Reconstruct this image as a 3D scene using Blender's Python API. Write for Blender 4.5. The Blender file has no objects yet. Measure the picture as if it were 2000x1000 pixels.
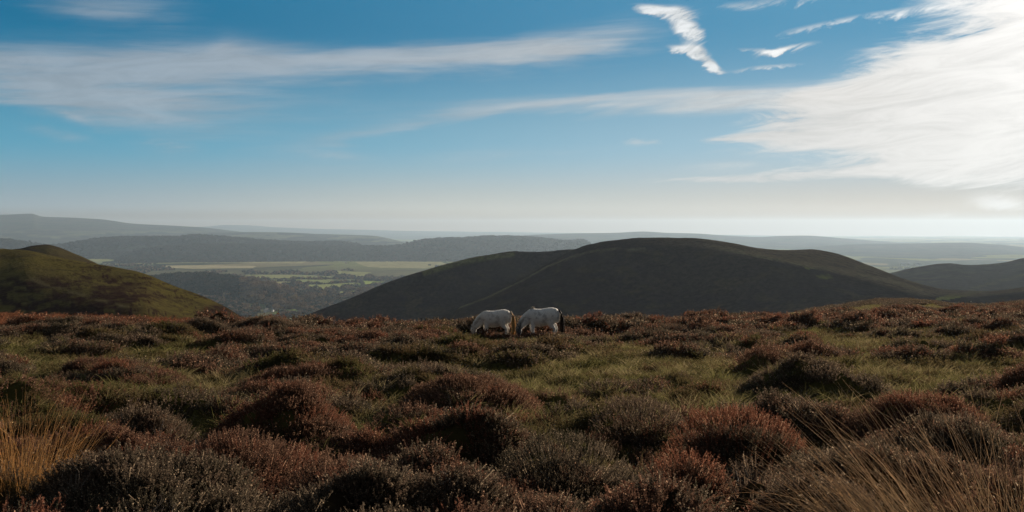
import bpy, bmesh, math, random
import numpy as np
from mathutils import Vector, Matrix, Euler

R = math.radians
scene = bpy.context.scene
F = 1944.0          # focal length in pixels of the 2000 px wide photograph
HY = 445.0          # row of the true horizon

# ------------------------------------------------------------------ camera
cam_d = bpy.data.cameras.new("camera")
cam_d.sensor_width = 36.0
cam_d.lens = F / 2000.0 * 36.0
cam_d.shift_y = -(500.0 - HY) / 2000.0
cam_d.clip_start = 0.1
cam_d.clip_end = 150000.0
cam = bpy.data.objects.new("camera", cam_d)
cam.rotation_euler = (R(90), 0, 0)
scene.collection.objects.link(cam)
scene.camera = cam

# ------------------------------------------------------------------ light
SUN_AZ, SUN_EL = 34.0, 13.0        # degrees right of the view, above the horizon
SKY_STRENGTH = 0.05
SUN_STRENGTH = 5.0
HAZE = 3.5e-5
EXPOSURE = 0.7
scene.view_settings.view_transform = 'Standard'
scene.view_settings.look = 'None'
scene.view_settings.exposure = EXPOSURE
scene.view_settings.gamma = 1.0
scene.view_settings.use_curve_mapping = False
scene.cycles.max_bounces = 5
scene.cycles.diffuse_bounces = 2
scene.cycles.transmission_bounces = 3
scene.cycles.volume_bounces = 1
scene.cycles.use_denoising = True

sl = bpy.data.lights.new("sun", 'SUN')
sl.energy = SUN_STRENGTH
sl.angle = R(0.53)
sl.color = (1.0, 0.83, 0.64)
sun = bpy.data.objects.new("sun", sl)
sd = Vector((math.sin(R(SUN_AZ)) * math.cos(R(SUN_EL)), math.cos(R(SUN_AZ)) * math.cos(R(SUN_EL)), math.sin(R(SUN_EL))))
sun.rotation_euler = (-sd).to_track_quat('-Z', 'Y').to_euler()
scene.collection.objects.link(sun)


E_ = 2.0 ** EXPOSURE

class NT:
    """small helper for writing shader maths"""
    def __init__(s, tree):
        s.t = tree
    def n(s, kind, **kw):
        nd = s.t.nodes.new(kind)
        for k, v in kw.items():
            setattr(nd, k, v)
        return nd
    def l(s, a, b):
        s.t.links.new(a, b)
    def put(s, sock, v):
        if hasattr(v, 'is_linked') or hasattr(v, 'links'):
            s.l(v, sock)
        else:
            sock.default_value = v
    def m(s, op, a, b=None, c=None, clamp=False):
        nd = s.n('ShaderNodeMath', operation=op)
        nd.use_clamp = clamp
        s.put(nd.inputs[0], a)
        if b is not None: s.put(nd.inputs[1], b)
        if c is not None: s.put(nd.inputs[2], c)
        return nd.outputs[0]
    def ss(s, v, lo, hi, a=0.0, b=1.0):
        nd = s.n('ShaderNodeMapRange', interpolation_type='SMOOTHSTEP')
        s.put(nd.inputs[0], v)
        nd.inputs[1].default_value = lo; nd.inputs[2].default_value = hi
        nd.inputs[3].default_value = a; nd.inputs[4].default_value = b
        return nd.outputs[0]
    def mix(s, f, a, b, blend='MIX'):
        nd = s.n('ShaderNodeMix', data_type='RGBA', blend_type=blend)
        s.put(nd.inputs[0], f)
        s.put(nd.inputs[6], a if not isinstance(a, tuple) else tuple(a) + (1,) * (4 - len(a)))
        s.put(nd.inputs[7], b if not isinstance(b, tuple) else tuple(b) + (1,) * (4 - len(b)))
        return nd.outputs[2]
    def xyz(s, x, y, z):
        nd = s.n('ShaderNodeCombineXYZ')
        s.put(nd.inputs[0], x); s.put(nd.inputs[1], y); s.put(nd.inputs[2], z)
        return nd.outputs[0]
    def noise(s, vec, scale, detail=3.0, rough=0.55, dist=0.0):
        nd = s.n('ShaderNodeTexNoise')
        s.l(vec, nd.inputs['Vector'])
        nd.inputs['Scale'].default_value = scale
        nd.inputs['Detail'].default_value = detail
        nd.inputs['Roughness'].default_value = rough
        nd.inputs['Distortion'].default_value = dist
        return nd.outputs[0]


# ------------------------------------------------------------------ sky with its clouds
world = bpy.data.worlds.new("World")
scene.world = world
world.use_nodes = True
wt = world.node_tree
wt.nodes.clear()
W = NT(wt)
sky = W.n('ShaderNodeTexSky', sky_type='NISHITA')
sky.sun_disc = False
sky.sun_elevation = R(SUN_EL)
sky.sun_rotation = R(SUN_AZ)
sky.altitude = 450
sky.air_density = 1.0
sky.dust_density = 0.6
sky.ozone_density = 2.0
tc = W.n('ShaderNodeTexCoord')
dirv = tc.outputs['Generated']
sp = W.n('ShaderNodeSeparateXYZ'); W.l(dirv, sp.inputs[0])
az = W.m('ARCTAN2', sp.outputs[0], sp.outputs[1])
el = W.m('ARCSINE', sp.outputs[2])
dt = W.n('ShaderNodeVectorMath', operation='DOT_PRODUCT')
W.l(dirv, dt.inputs[0]); dt.inputs[1].default_value = tuple(sd)
sunang = W.m('ARCCOSINE', dt.outputs['Value'])

def px2ang(px, py):
    a = math.atan((px - 1000) / F)
    return a, math.atan((HY - py) / F * math.cos(a))

p0 = W.xyz(az, el, 0.0)
# drifting streaks: noise drawn out along the wind, plus a finer fibrous one and a billowy one
def streak(kx, ky, tilt, scale, detail, rough, dist=0.0, seed=0.0):
    c, s_ = math.cos(tilt), math.sin(tilt)
    u = W.m('ADD', W.m('MULTIPLY', az, c * kx), W.m('MULTIPLY', el, s_ * kx))
    v = W.m('ADD', W.m('MULTIPLY', az, -s_ * ky), W.m('MULTIPLY', el, c * ky))
    return W.noise(W.xyz(u, v, seed), scale, detail, rough, dist)
st_soft = streak(1.0, 7.0, 0.06, 3.2, 5.0, 0.55, 0.5, 1.3)
st_fine = streak(1.0, 14.0, 0.04, 9.0, 5.0, 0.62, 0.3, 4.1)
billow = streak(1.0, 2.4, 0.35, 26.0, 6.0, 0.66, 0.6, 7.7)
fibre = streak(1.0, 5.5, 0.10, 11.0, 8.0, 0.68, 0.8, 2.9)
warp = streak(1.0, 1.6, 0.0, 8.0, 3.0, 0.55, 0.0, 12.0)
azw = W.m('ADD', az, W.m('MULTIPLY', W.m('SUBTRACT', warp, 0.5), 0.10))
elw = W.m('ADD', el, W.m('MULTIPLY', W.m('SUBTRACT', st_soft, 0.5), 0.035))
azs = W.m('ADD', az, W.m('MULTIPLY', W.m('SUBTRACT', warp, 0.5), 0.020))
els = W.m('ADD', el, W.m('MULTIPLY', W.m('SUBTRACT', billow, 0.5), 0.016))

def blob(px, py, wx, wy, deg, amp, soft=True):
    a0, e0 = px2ang(px, py)
    A, E = (azw, elw) if soft else (azs, els)
    c, s_ = math.cos(R(deg)), math.sin(R(deg))
    da = W.m('SUBTRACT', A, a0); de = W.m('SUBTRACT', E, e0)
    u = W.m('ADD', W.m('MULTIPLY', da, c * F / wx), W.m('MULTIPLY', de, s_ * F / wx))
    v = W.m('ADD', W.m('MULTIPLY', da, -s_ * F / wy), W.m('MULTIPLY', de, c * F / wy))
    q = W.m('ADD', W.m('MULTIPLY', u, u), W.m('MULTIPLY', v, v))
    return W.m('MULTIPLY', W.m('EXPONENT', W.m('MULTIPLY', q, -1.0)), amp)

def total(lst, soft):
    t = None
    for b in lst:
        o = blob(*b, soft=soft)
        t = o if t is None else W.m('ADD', t, o)
    return t
veil = total([(520, 128, 430, 42, 2, 0.80), (330, 190, 300, 52, -4, 0.55), (60, 150, 180, 34, -10, 0.45), (200, 222, 240, 34, -10, 0.35),
              (1000, 105, 330, 28, 4, 0.50), (1180, 205, 480, 24, 3, 0.62), (850, 245, 260, 14, 9, 0.50), (1500, 203, 260, 22, 1, 0.5),
              (230, 15, 220, 36, 0, 0.34), (1180, 55, 240, 34, 12, 0.26), (430, 108, 45, 22, 30, 0.30),
              (900, 300, 500, 26, 3, 0.18)], True)
veil = W.m('MULTIPLY', veil, W.ss(st_soft, 0.28, 0.70, 0.45, 1.15))
veil = W.m('MULTIPLY', veil, W.ss(st_fine, 0.25, 0.75, 0.72, 1.18))
veil = W.m('MULTIPLY', W.ss(veil, 0.08, 0.75), 0.95)
small = total([(138, 225, 40, 7, -22, 0.8), (330, 288, 42, 12, -6, 0.55), (650, 302, 45, 8, -4, 0.32), (115, 262, 45, 9, -8, 0.36), (15, 198, 40, 7, 0, 0.5),
               (1245, 277, 20, 3, 0, 0.6), (1275, 277, 12, 2, 0, 0.5), (1480, 298, 60, 10, 0, 0.5), (1430, 322, 70, 9, 4, 0.35)], False)
small = W.m('MULTIPLY', small, W.ss(fibre, 0.36, 0.62, 0.25, 1.2))
bright = total([(1292, 20, 52, 9, -10, 1.7), (1335, 42, 30, 20, -40, 1.6), (1360, 66, 20, 14, -30, 1.3), (1345, 98, 34, 8, -12, 1.7), (1368, 106, 28, 13, -35, 1.7), (1395, 126, 20, 7, -35, 1.5),
                (1540, 96, 55, 8, 10, 1.15), (1505, 100, 30, 6, 0, 0.9), (1450, 97, 35, 4, 0, 0.6), (1500, 131, 70, 6, 3, 0.8), (1600, 50, 130, 8, 8, 0.5),
                (1500, 5, 170, 14, 2, 0.55), (1780, 22, 160, 12, 6, 0.6)], False)
bright = W.m('MULTIPLY', W.ss(W.m('MULTIPLY', bright, W.m('ADD', 1.0, W.m('MULTIPLY', W.m('SUBTRACT', billow, 0.5), 4.6))), 0.25, 1.8), 1.4)
great = total([(1960, 135, 250, 52, 16, 1.8), (1830, 205, 260, 46, 6, 1.5), (2060, 200, 260, 90, 0, 2.2), (1660, 180, 120, 16, 8, 0.8),
               (1760, 262, 160, 12, 2, 0.9), (1520, 263, 130, 5, 3, 0.9), (1690, 283, 50, 9, -30, 0.7), (1930, 295, 230, 18, 3, 1.0),
               (1720, 335, 330, 13, 1, 0.6), (1420, 348, 170, 7, 1, 0.5), (1980, 340, 240, 22, 0, 0.5), (2250, 60, 260, 150, 0, 2.0)], True)
great = W.m('MULTIPLY', W.ss(W.m('MULTIPLY', great, W.m('ADD', 1.0, W.m('MULTIPLY', W.m('SUBTRACT', fibre, 0.5), 3.2))), 0.22, 1.15), 2.4)
cum = total([(1950, 388, 34, 12, 0, 1.3), (1972, 396, 30, 10, -10, 1.0), (1855, 420, 26, 5, 0, 0.5), (1990, 405, 30, 9, 0, 0.7)], False)
cum = W.m('MULTIPLY', cum, W.ss(billow, 0.40, 0.60, 0.2, 1.1))
above = W.ss(el, 0.0, 0.02)
cover = W.m('ADD', W.m('ADD', W.m('MULTIPLY', veil, 1.35), W.m('MULTIPLY', small, 0.8)), W.m('ADD', bright, W.m('ADD', great, W.m('MULTIPLY', cum, 0.6))))
# the rest of the sky (outside the photograph) carries thin streaks too
rest = W.m('MULTIPLY', W.ss(st_soft, 0.50, 0.75, 0.0, 0.5), W.ss(W.m('ABSOLUTE', az), 0.55, 0.9))
cover = W.m('MULTIPLY', W.m('ADD', cover, rest), above)
cover = W.m('SUBTRACT', 1.0, W.m('EXPONENT', W.m('MULTIPLY', cover, -1.25)), clamp=True)
# cloud brightness grows towards the sun, as thin cloud does when lit from behind
near_sun = W.m('EXPONENT', W.m('MULTIPLY', sunang, -3.4))
cb = W.m('ADD', 0.40 / E_, W.m('MULTIPLY', near_sun, 0.92 / E_))
cb = W.m('ADD', cb, W.m('MULTIPLY', bright, 0.22 / E_))
cb = W.m('MULTIPLY', cb, W.ss(fibre, 0.3, 0.66, 0.90, 1.10))
tex = W.ss(billow, 0.36, 0.62, 0.74, 1.06)
bm_ = W.m('MULTIPLY', bright, 1.0, clamp=True)
cb = W.m('MULTIPLY', cb, W.m('ADD', W.m('SUBTRACT', 1.0, bm_), W.m('MULTIPLY', bm_, tex)))
cloud_col = W.mix(W.ss(sunang, 0.25, 0.95), (1.0, 0.97, 0.93), (0.80, 0.92, 1.04))
# the clear sky: deep blue above, paler and creamier towards the horizon and the sun
def C_(r, g_, b_): return tuple(v / E_ for v in (r, g_, b_))
azr = W.ss(az, -0.50, 0.50)
hor = W.mix(W.ss(az, -0.5, 0.0), C_(0.35, 0.39, 0.41), C_(0.56, 0.51, 0.43))
hor = W.mix(W.ss(az, 0.0, 0.42), hor, C_(0.60, 0.47, 0.35))
mid = W.mix(azr, C_(0.100, 0.35, 0.50), C_(0.36, 0.52, 0.62))
top = W.mix(azr, C_(0.0, 0.150, 0.300), C_(0.075, 0.29, 0.48))
grad = W.mix(W.ss(el, 0.0, 0.085), hor, mid)
grad = W.mix(W.ss(el, 0.06, 0.20), grad, top)
grad = W.mix(1.0, grad, W.xyz(W.ss(el, 0.0, 0.022, 0.45, 1.0), W.ss(el, 0.0, 0.022, 0.25, 1.0), W.ss(el, 0.0, 0.022, 0.12, 1.0)), 'MULTIPLY')
# outside the picture the dome is less saturated
away = W.m('MAXIMUM', W.ss(el, 0.28, 0.7), W.ss(W.m('ABSOLUTE', az), 0.6, 1.2))
grad = W.mix(away, grad, C_(0.092, 0.102, 0.112))
neb = W.mix(1.0, sky.outputs[0], (SKY_STRENGTH * 0.5,) * 3, 'MULTIPLY')
capped = W.mix(1.0, neb, C_(0.30, 0.30, 0.30), 'DARKEN')
sky_t = W.mix(1.0, W.mix(1.0, grad, (0.97, 0.97, 0.97), 'MULTIPLY'), W.mix(1.0, capped, (0.03, 0.06, 0.08), 'MULTIPLY'), 'ADD')
bg_sky = W.n('ShaderNodeBackground'); W.l(sky_t, bg_sky.inputs[0]); bg_sky.inputs[1].default_value = 1.0
# thin glare of forward scattered light round the sun
bg_cl = W.n('ShaderNodeBackground'); W.l(cloud_col, bg_cl.inputs[0]); W.l(cb, bg_cl.inputs[1])
mx = W.n('ShaderNodeMixShader'); W.l(cover, mx.inputs[0]); W.l(bg_sky.outputs[0], mx.inputs[1]); W.l(bg_cl.outputs[0], mx.inputs[2])
wo = W.n('ShaderNodeOutputWorld'); W.l(mx.outputs[0], wo.inputs[0])
world.cycles.sampling_method = 'MANUAL'
world.cycles.sample_map_resolution = 512

# ------------------------------------------------------------------ helpers
rng = np.random.default_rng(11)
random.seed(5)

def tag(o, label=None, cat=None, group=None, kind=None):
    if label: o['label'] = label
    if cat: o['category'] = cat
    if group: o['group'] = group
    if kind: o['kind'] = kind
    return o

def P(px, py, D):
    """point seen at pixel (px, py) at depth D along the view axis"""
    return ((px - 1000.0) / F * D, D, (HY - py) / F * D)

def mesh_np(name, verts, faces, mats=(), smooth=True, link=True, parent=None):
    """faces: (n,3) or (n,4) int array, or a list of such arrays"""
    verts = np.asarray(verts, dtype=np.float32)
    fl = faces if isinstance(faces, list) else [faces]
    fl = [np.asarray(f, dtype=np.int32) for f in fl if len(f)]
    me = bpy.data.meshes.new(name)
    me.vertices.add(len(verts)); me.vertices.foreach_set("co", verts.ravel())
    loops = np.concatenate([f.ravel() for f in fl])
    sizes = np.concatenate([np.full(len(f), f.shape[1], dtype=np.int32) for f in fl])
    starts = np.concatenate([[0], np.cumsum(sizes)[:-1]]).astype(np.int32)
    me.loops.add(len(loops)); me.loops.foreach_set("vertex_index", loops)
    me.polygons.add(len(sizes)); me.polygons.foreach_set("loop_start", starts)
    me.polygons.foreach_set("use_smooth", np.full(len(sizes), smooth))
    for m in mats: me.materials.append(m)
    me.update(calc_edges=True)
    o = bpy.data.objects.new(name, me)
    if link: scene.collection.objects.link(o)
    if parent is not None: o.parent = parent
    return o

def grid_faces(nu, nv):
    i = np.arange(nu - 1)[:, None] * nv + np.arange(nv - 1)[None, :]
    return np.stack([i, i + nv, i + nv + 1, i + 1], -1).reshape(-1, 4)

_tab = np.random.default_rng(3).random((256, 256))
def vnoise(x, y):
    xi = np.floor(x).astype(int); yi = np.floor(y).astype(int)
    fx = x - xi; fy = y - yi
    fx = fx * fx * (3 - 2 * fx); fy = fy * fy * (3 - 2 * fy)
    a = _tab[xi & 255, yi & 255]; b = _tab[(xi + 1) & 255, yi & 255]
    c = _tab[xi & 255, (yi + 1) & 255]; d = _tab[(xi + 1) & 255, (yi + 1) & 255]
    return (a * (1 - fx) + b * fx) * (1 - fy) + (c * (1 - fx) + d * fx) * fy
def fbm(x, y, oct=4, seed=0.0, gain=0.5):
    s = np.zeros(np.broadcast(x, y).shape); a = 1.0; t = 0.0
    for k in range(oct):
        s += a * vnoise(x * 2 ** k + 17.3 * k + seed * 7.1, y * 2 ** k + 31.7 * k + seed * 3.3); t += a; a *= gain
    return s / t          # 0..1
def sstep(v, lo, hi):
    t = np.clip((v - lo) / (hi - lo), 0, 1); return t * t * (3 - 2 * t)

def add_attr(o, name, arr):
    a = o.data.attributes.new(name, 'FLOAT', 'POINT'); a.data.foreach_set('value', np.asarray(arr, dtype=np.float32).ravel())

def in_poly(px, py, poly):
    ins = np.zeros(px.shape, bool); n = len(poly)
    for i in range(n):
        x0, y0 = poly[i]; x1, y1 = poly[(i + 1) % n]
        c = ((y0 > py) != (y1 > py)) & (px < (x1 - x0) * (py - y0) / (y1 - y0 + 1e-9) + x0)
        ins ^= c
    return ins
def dist_line(px, py, pts):
    d = np.full(px.shape, 1e9)
    for (x0, y0), (x1, y1) in zip(pts[:-1], pts[1:]):
        vx, vy = x1 - x0, y1 - y0
        t = np.clip(((px - x0) * vx + (py - y0) * vy) / (vx * vx + vy * vy), 0, 1)
        d = np.minimum(d, np.hypot(px - x0 - t * vx, py - y0 - t * vy))
    return d

# ------------------------------------------------------------------ materials
def new_mat(name):
    m = bpy.data.materials.new(name); m.use_nodes = True
    nt = m.node_tree; nt.nodes.clear()
    N = NT(nt); out = N.n('ShaderNodeOutputMaterial')
    return m, N, out

def land_mat(name, cols, scale, attrs=(), bump=0.0, bscale=None, stretch=(1, 1, 1), grain=0.0, gscale=1.0):
    """cols: three base colours mixed by two noises; attrs: (attribute, colour) painted cover; rough matt ground"""
    m, N, out = new_mat(name)
    g = N.n('ShaderNodeNewGeometry')
    mp = N.n('ShaderNodeMapping'); N.l(g.outputs['Position'], mp.inputs[0]); mp.inputs['Scale'].default_value = stretch
    v = mp.outputs[0]
    c = N.mix(N.ss(N.noise(v, scale, 6, 0.62), 0.40, 0.60), cols[0], cols[1])
    c = N.mix(N.ss(N.noise(v, scale * 3.7, 6, 0.65, 0.4), 0.50, 0.66), c, cols[2])
    for at, col in attrs:
        a = N.n('ShaderNodeAttribute', attribute_name=at)
        f = N.m('MULTIPLY', a.outputs['Fac'], N.ss(N.noise(v, scale * 6, 4, 0.6), 0.30, 0.55, 0.45, 1.0))
        c = N.mix(f, c, col)
    if grain:
        gn = N.noise(v, gscale, 5, 0.75)
        c = N.mix(1.0, c, N.mix(N.ss(gn, 0.3, 0.7), (1 - grain,) * 3, (1 + grain,) * 3), 'MULTIPLY')
    b = N.n('ShaderNodeBsdfDiffuse'); N.l(c, b.inputs[0]); b.inputs[1].default_value = 1.0
    if bump:
        bp = N.n('ShaderNodeBump'); bp.inputs['Distance'].default_value = bump; bp.inputs['Strength'].default_value = 1.0
        N.l(N.noise(v, bscale or scale * 10, 5, 0.65), bp.inputs['Height']); N.l(bp.outputs[0], b.inputs['Normal'])
    N.l(b.outputs[0], out.inputs[0])
    return m

def leaf_mat(name, cols, patch=0.35, trans=0.45, spread=0.35, bell_glints=None):
    """foliage: diffuse + translucent, colour varying by patch of ground and by plant"""
    m, N, out = new_mat(name)
    g = N.n('ShaderNodeNewGeometry'); oi = N.n('ShaderNodeObjectInfo')
    c = N.mix(N.ss(N.noise(g.outputs['Position'], patch, 4, 0.6), 0.42, 0.58), cols[0], cols[1])
    c = N.mix(N.ss(oi.outputs['Random'], 0.35, 1.0), c, cols[2])
    k = N.m('ADD', 1 - spread, N.m('MULTIPLY', g.outputs['Random Per Island'], 2 * spread))
    c = N.mix(1.0, c, N.xyz(k, k, k), 'MULTIPLY')
    if bell_glints: c = N.mix(N.ss(g.outputs['Random Per Island'], 0.90, 0.93), c, bell_glints)  # sparkle of sunlight painted into the colour of a few leaves
    d = N.n('ShaderNodeBsdfDiffuse'); N.l(c, d.inputs[0])
    t = N.n('ShaderNodeBsdfTranslucent'); N.l(c, t.inputs[0])
    mxs = N.n('ShaderNodeMixShader'); mxs.inputs[0].default_value = trans
    N.l(d.outputs[0], mxs.inputs[1]); N.l(t.outputs[0], mxs.inputs[2]); N.l(mxs.outputs[0], out.inputs[0])
    return m

def plain_mat(name, col, rough=0.8, var=0.25, scale=8.0, trans=0.0, sheen=0.0):
    m, N, out = new_mat(name)
    tcn = N.n('ShaderNodeTexCoord')
    n1 = N.noise(tcn.outputs['Object'], scale, 5, 0.6)
    c = N.mix(1.0, tuple(col), N.mix(N.ss(n1, 0.3, 0.7), (1 - var,) * 3, (1 + var,) * 3), 'MULTIPLY')
    b = N.n('ShaderNodeBsdfPrincipled'); N.l(c, b.inputs['Base Color']); b.inputs['Roughness'].default_value = rough
    b.inputs['Sheen Weight'].default_value = sheen
    if trans:
        t = N.n('ShaderNodeBsdfTranslucent'); N.l(c, t.inputs[0])
        q = N.n('ShaderNodeMixShader'); q.inputs[0].default_value = trans
        N.l(b.outputs[0], q.inputs[1]); N.l(t.outputs[0], q.inputs[2]); N.l(q.outputs[0], out.inputs[0])
    else:
        N.l(b.outputs[0], out.inputs[0])
    return m

RUSSET = (0.185, 0.080, 0.052)
M = {}
M['heather'] = leaf_mat('heather_foliage', (RUSSET, (0.115, 0.070, 0.050), (0.145, 0.088, 0.062)), patch=0.75, trans=0.40, spread=0.6, bell_glints=(0.48, 0.30, 0.20))
M['heather_russet'] = leaf_mat('russet_heather_foliage', ((0.215, 0.092, 0.056), (0.180, 0.078, 0.050), (0.150, 0.090, 0.062)), patch=0.75, trans=0.40, spread=0.6, bell_glints=(0.48, 0.30, 0.20))
M['heather_grey'] = leaf_mat('grey_heather_foliage', ((0.112, 0.088, 0.064), (0.086, 0.072, 0.050), (0.140, 0.098, 0.072)), patch=0.9, trans=0.4, spread=0.6, bell_glints=(0.42, 0.32, 0.22))
M['heather_green'] = leaf_mat('green_heather_foliage', ((0.085, 0.080, 0.032), (0.100, 0.080, 0.038), (0.110, 0.075, 0.042)), patch=0.6, trans=0.45)
M['grass'] = leaf_mat('moor_grass_blades', ((0.145, 0.136, 0.052), (0.170, 0.145, 0.066), (0.270, 0.215, 0.120)), patch=0.25, trans=0.5, spread=0.45)
M['bracken'] = leaf_mat('bracken_fronds', ((0.190, 0.078, 0.044), (0.145, 0.060, 0.036), (0.320, 0.155, 0.090)), patch=0.12, trans=0.45, spread=0.5)
M['straw'] = leaf_mat('straw_stems', ((0.54, 0.36, 0.18), (0.40, 0.26, 0.13), (0.76, 0.58, 0.36)), patch=3.0, trans=0.45, spread=0.45)
M['pale_straw'] = leaf_mat('pale_straw_stems', ((0.60, 0.48, 0.34), (0.45, 0.33, 0.22), (0.80, 0.71, 0.56)), patch=3.0, trans=0.40, spread=0.5)
M['twig'] = plain_mat('bare_twig_bark', (0.20, 0.16, 0.13), 0.9)
M['stem'] = plain_mat('woody_stem_bark', (0.045, 0.030, 0.024), 0.9)
M['soil'] = land_mat('moor_soil', ((0.030, 0.020, 0.013), (0.040, 0.030, 0.014), (0.055, 0.042, 0.018)), 0.8, (('grass', (0.085, 0.078, 0.026)),), 0.02, 14)

# ------------------------------------------------------------------ the near moor
CX0, CX1, CY0, CY1, CS = -66.0, 66.0, -6.0, 108.0, 0.08
nx, ny = int((CX1 - CX0) / CS), int((CY1 - CY0) / CS)
gx = CX0 + (np.arange(nx) + 0.5) * CS
gy = CY0 + (np.arange(ny) + 0.5) * CS
HM = np.zeros((nx, ny), dtype=np.float32)      # height of the heather cushions above the ground
KIND = np.zeros((nx, ny), dtype=np.int8)       # 0 none, 1 russet, 2 grey, 3 green

def base_h(x, y):
    r = np.hypot(x, y)
    yy = np.maximum(y, -30)
    z = -1.5 - 0.0817 * yy + 0.00015 * yy * yy
    z = z + 0.00052 * np.minimum(x * x, 3000) * sstep(r, 10, 40)
    z = z + (fbm(x * 0.09, y * 0.09, 3, 5) - 0.5) * 0.55 * sstep(r, 6, 30) * (1 - np.exp(-(((x - 0.2) / 4.0) ** 2 + ((y - 40) / 5.0) ** 2)))
    z = z - 0.62 * sstep(y, 43, 74) - 0.66 * np.exp(-((x + 15.5) / 6.0) ** 2) * sstep(y, 48, 60)
    yc = 74 + 0.10 * x
    over = np.maximum(0, y - yc)
    z = z - np.minimum(0.012 * over ** 2, 6.5) - 0.52 * np.maximum(0, over - 21)
    over2 = np.maximum(0, np.abs(x) - 75)
    z = z - 0.25 * over2 ** 1.05
    return np.maximum(z, -262.0)

def grassiness(x, y):
    """1 where grass rules, 0 where heather does"""
    r = np.hypot(x, y)
    g = (fbm(x * 0.16, y * 0.085, 4, 9) - 0.5) * 2.6
    right = sstep(x / np.maximum(r, 1), -0.15, 0.35)
    band = sstep(y, 9, 15) * (1 - sstep(y, 30 + 6 * right, 46))
    g = g + 0.40 * band + 0.30 * band * right - 0.55 * (1 - sstep(r, 7, 11)) - 0.15 * sstep(y, 44, 56)
    return sstep(g, -0.05, 0.50)

def add_mound(x, y, rad, h, kind, elong=1.0, rot=0.0, lump=0.2, expo=0.62):
    R_ = rad * max(elong, 1.0) * 1.05
    i0, i1 = int((x - R_ - CX0) / CS), int((x + R_ - CX0) / CS) + 1
    j0, j1 = int((y - R_ - CY0) / CS), int((y + R_ - CY0) / CS) + 1
    if i0 < 0 or j0 < 0 or i1 > nx or j1 > ny: return
    X = gx[i0:i1, None] - x; Y = gy[None, j0:j1] - y
    c, s = math.cos(rot), math.sin(rot)
    u = (X * c + Y * s) / (rad * elong); v = (-X * s + Y * c) / rad
    d2 = u * u + v * v
    w = lump * 3.2 * (fbm((X + x) * 1.7, (Y + y) * 1.7, 4, kind) - 0.5) * 2
    q = np.clip(1 - d2 * (1 + w), 0, 1) ** expo * h * (1 + 0.5 * w)
    sub = HM[i0:i1, j0:j1]
    up = q > sub
    KIND[i0:i1, j0:j1] = np.where(up & (q > 0.05), kind, KIND[i0:i1, j0:j1])
    HM[i0:i1, j0:j1] = np.where(up, q, sub)

def ground_at(px, py, up=0.0):
    """point on the moor (canopy raised by up) seen at a pixel"""
    y = 4.0
    tx = (px - 1000) / F; tz = (HY - py) / F
    while y < 100:
        if tz * y <= float(base_h(np.array(tx * y), np.array(y))) + up: break
        y += 0.02 if y < 20 else 0.1
    return tx * y, y

# individual bushes: (px, py of the top, width px, height m, look, label)
BUSH = [
 (1345, 888, 190, 0.42, 'heather_russet', 'bright russet heather bush at the bottom edge, just left of the pale leaning grass clump'),
 (1440, 812, 300, 0.55, 'heather_russet', 'broad russet topped heather mound with a black hollow, behind the small bright russet bush'),
 (1095, 868, 300, 0.45, 'heather_grey', 'wide grey green heather bush with wiry twigs at the bottom, right of centre'),
 (470, 872, 420, 0.50, 'heather', 'widest brown heather bank along the bottom left of the picture'),
 (560, 786, 300, 0.55, 'heather_russet', 'russet fringed heather mound above a deep black shadow, left of centre'),
 (915, 748, 300, 0.50, 'heather_russet', 'long rounded russet heather mound in the middle of the foreground'),
 (1800, 785, 330, 0.55, 'heather', 'high brown heather bush rising behind the pale leaning grass clump'),
 (1470, 905, 120, 0.40, 'heather_grey', 'small olive grey heather bush between the russet bush and the pale leaning grass'),
 (270, 812, 230, 0.40, 'heather_grey', 'dull brown heather bush right beside the golden rush clump'),
 (435, 684, 110, 0.50, 'heather', 'nearly black heather hump alone in the pale grass, left of centre'),
 (840, 650, 110, 0.50, 'heather', 'dark low heather ridge a little left of and below the two ponies'),
 (1126, 628, 52, 0.45, 'heather', 'small dark heather bush just right of the dark tailed pony'),
 (1500, 683, 150, 0.55, 'heather', 'dark domed heather bush on the green slope, right of centre'),
 (1573, 652, 70, 0.55, 'heather', 'round dark heather bush high on the right hand slope, above the domed one'),
 (655, 905, 250, 0.45, 'heather_russet', 'reddish heather bush at the bottom, between the brown bank and the grey green bush'),
 (1250, 790, 210, 0.45, 'heather_grey', 'dusky brown heather bush left of the broad russet topped mound'),
 (200, 945, 170, 0.32, 'heather', 'dark heather bush at the foot of the golden rush clump, bottom left corner'),
]
bushes = []
for (px, py, wpx, h, look, lab) in BUSH:
    x, y = ground_at(px, py, h)
    rad = wpx / F * y / 2
    y += rad * 0.5; x = (px - 1000) / F * y
    bushes.append((x, y, rad, h, look, lab))
    add_mound(x, y, rad * 0.90, h * 0.80, 2 if look == 'heather_grey' else 1, 1.0, 0.0)

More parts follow.
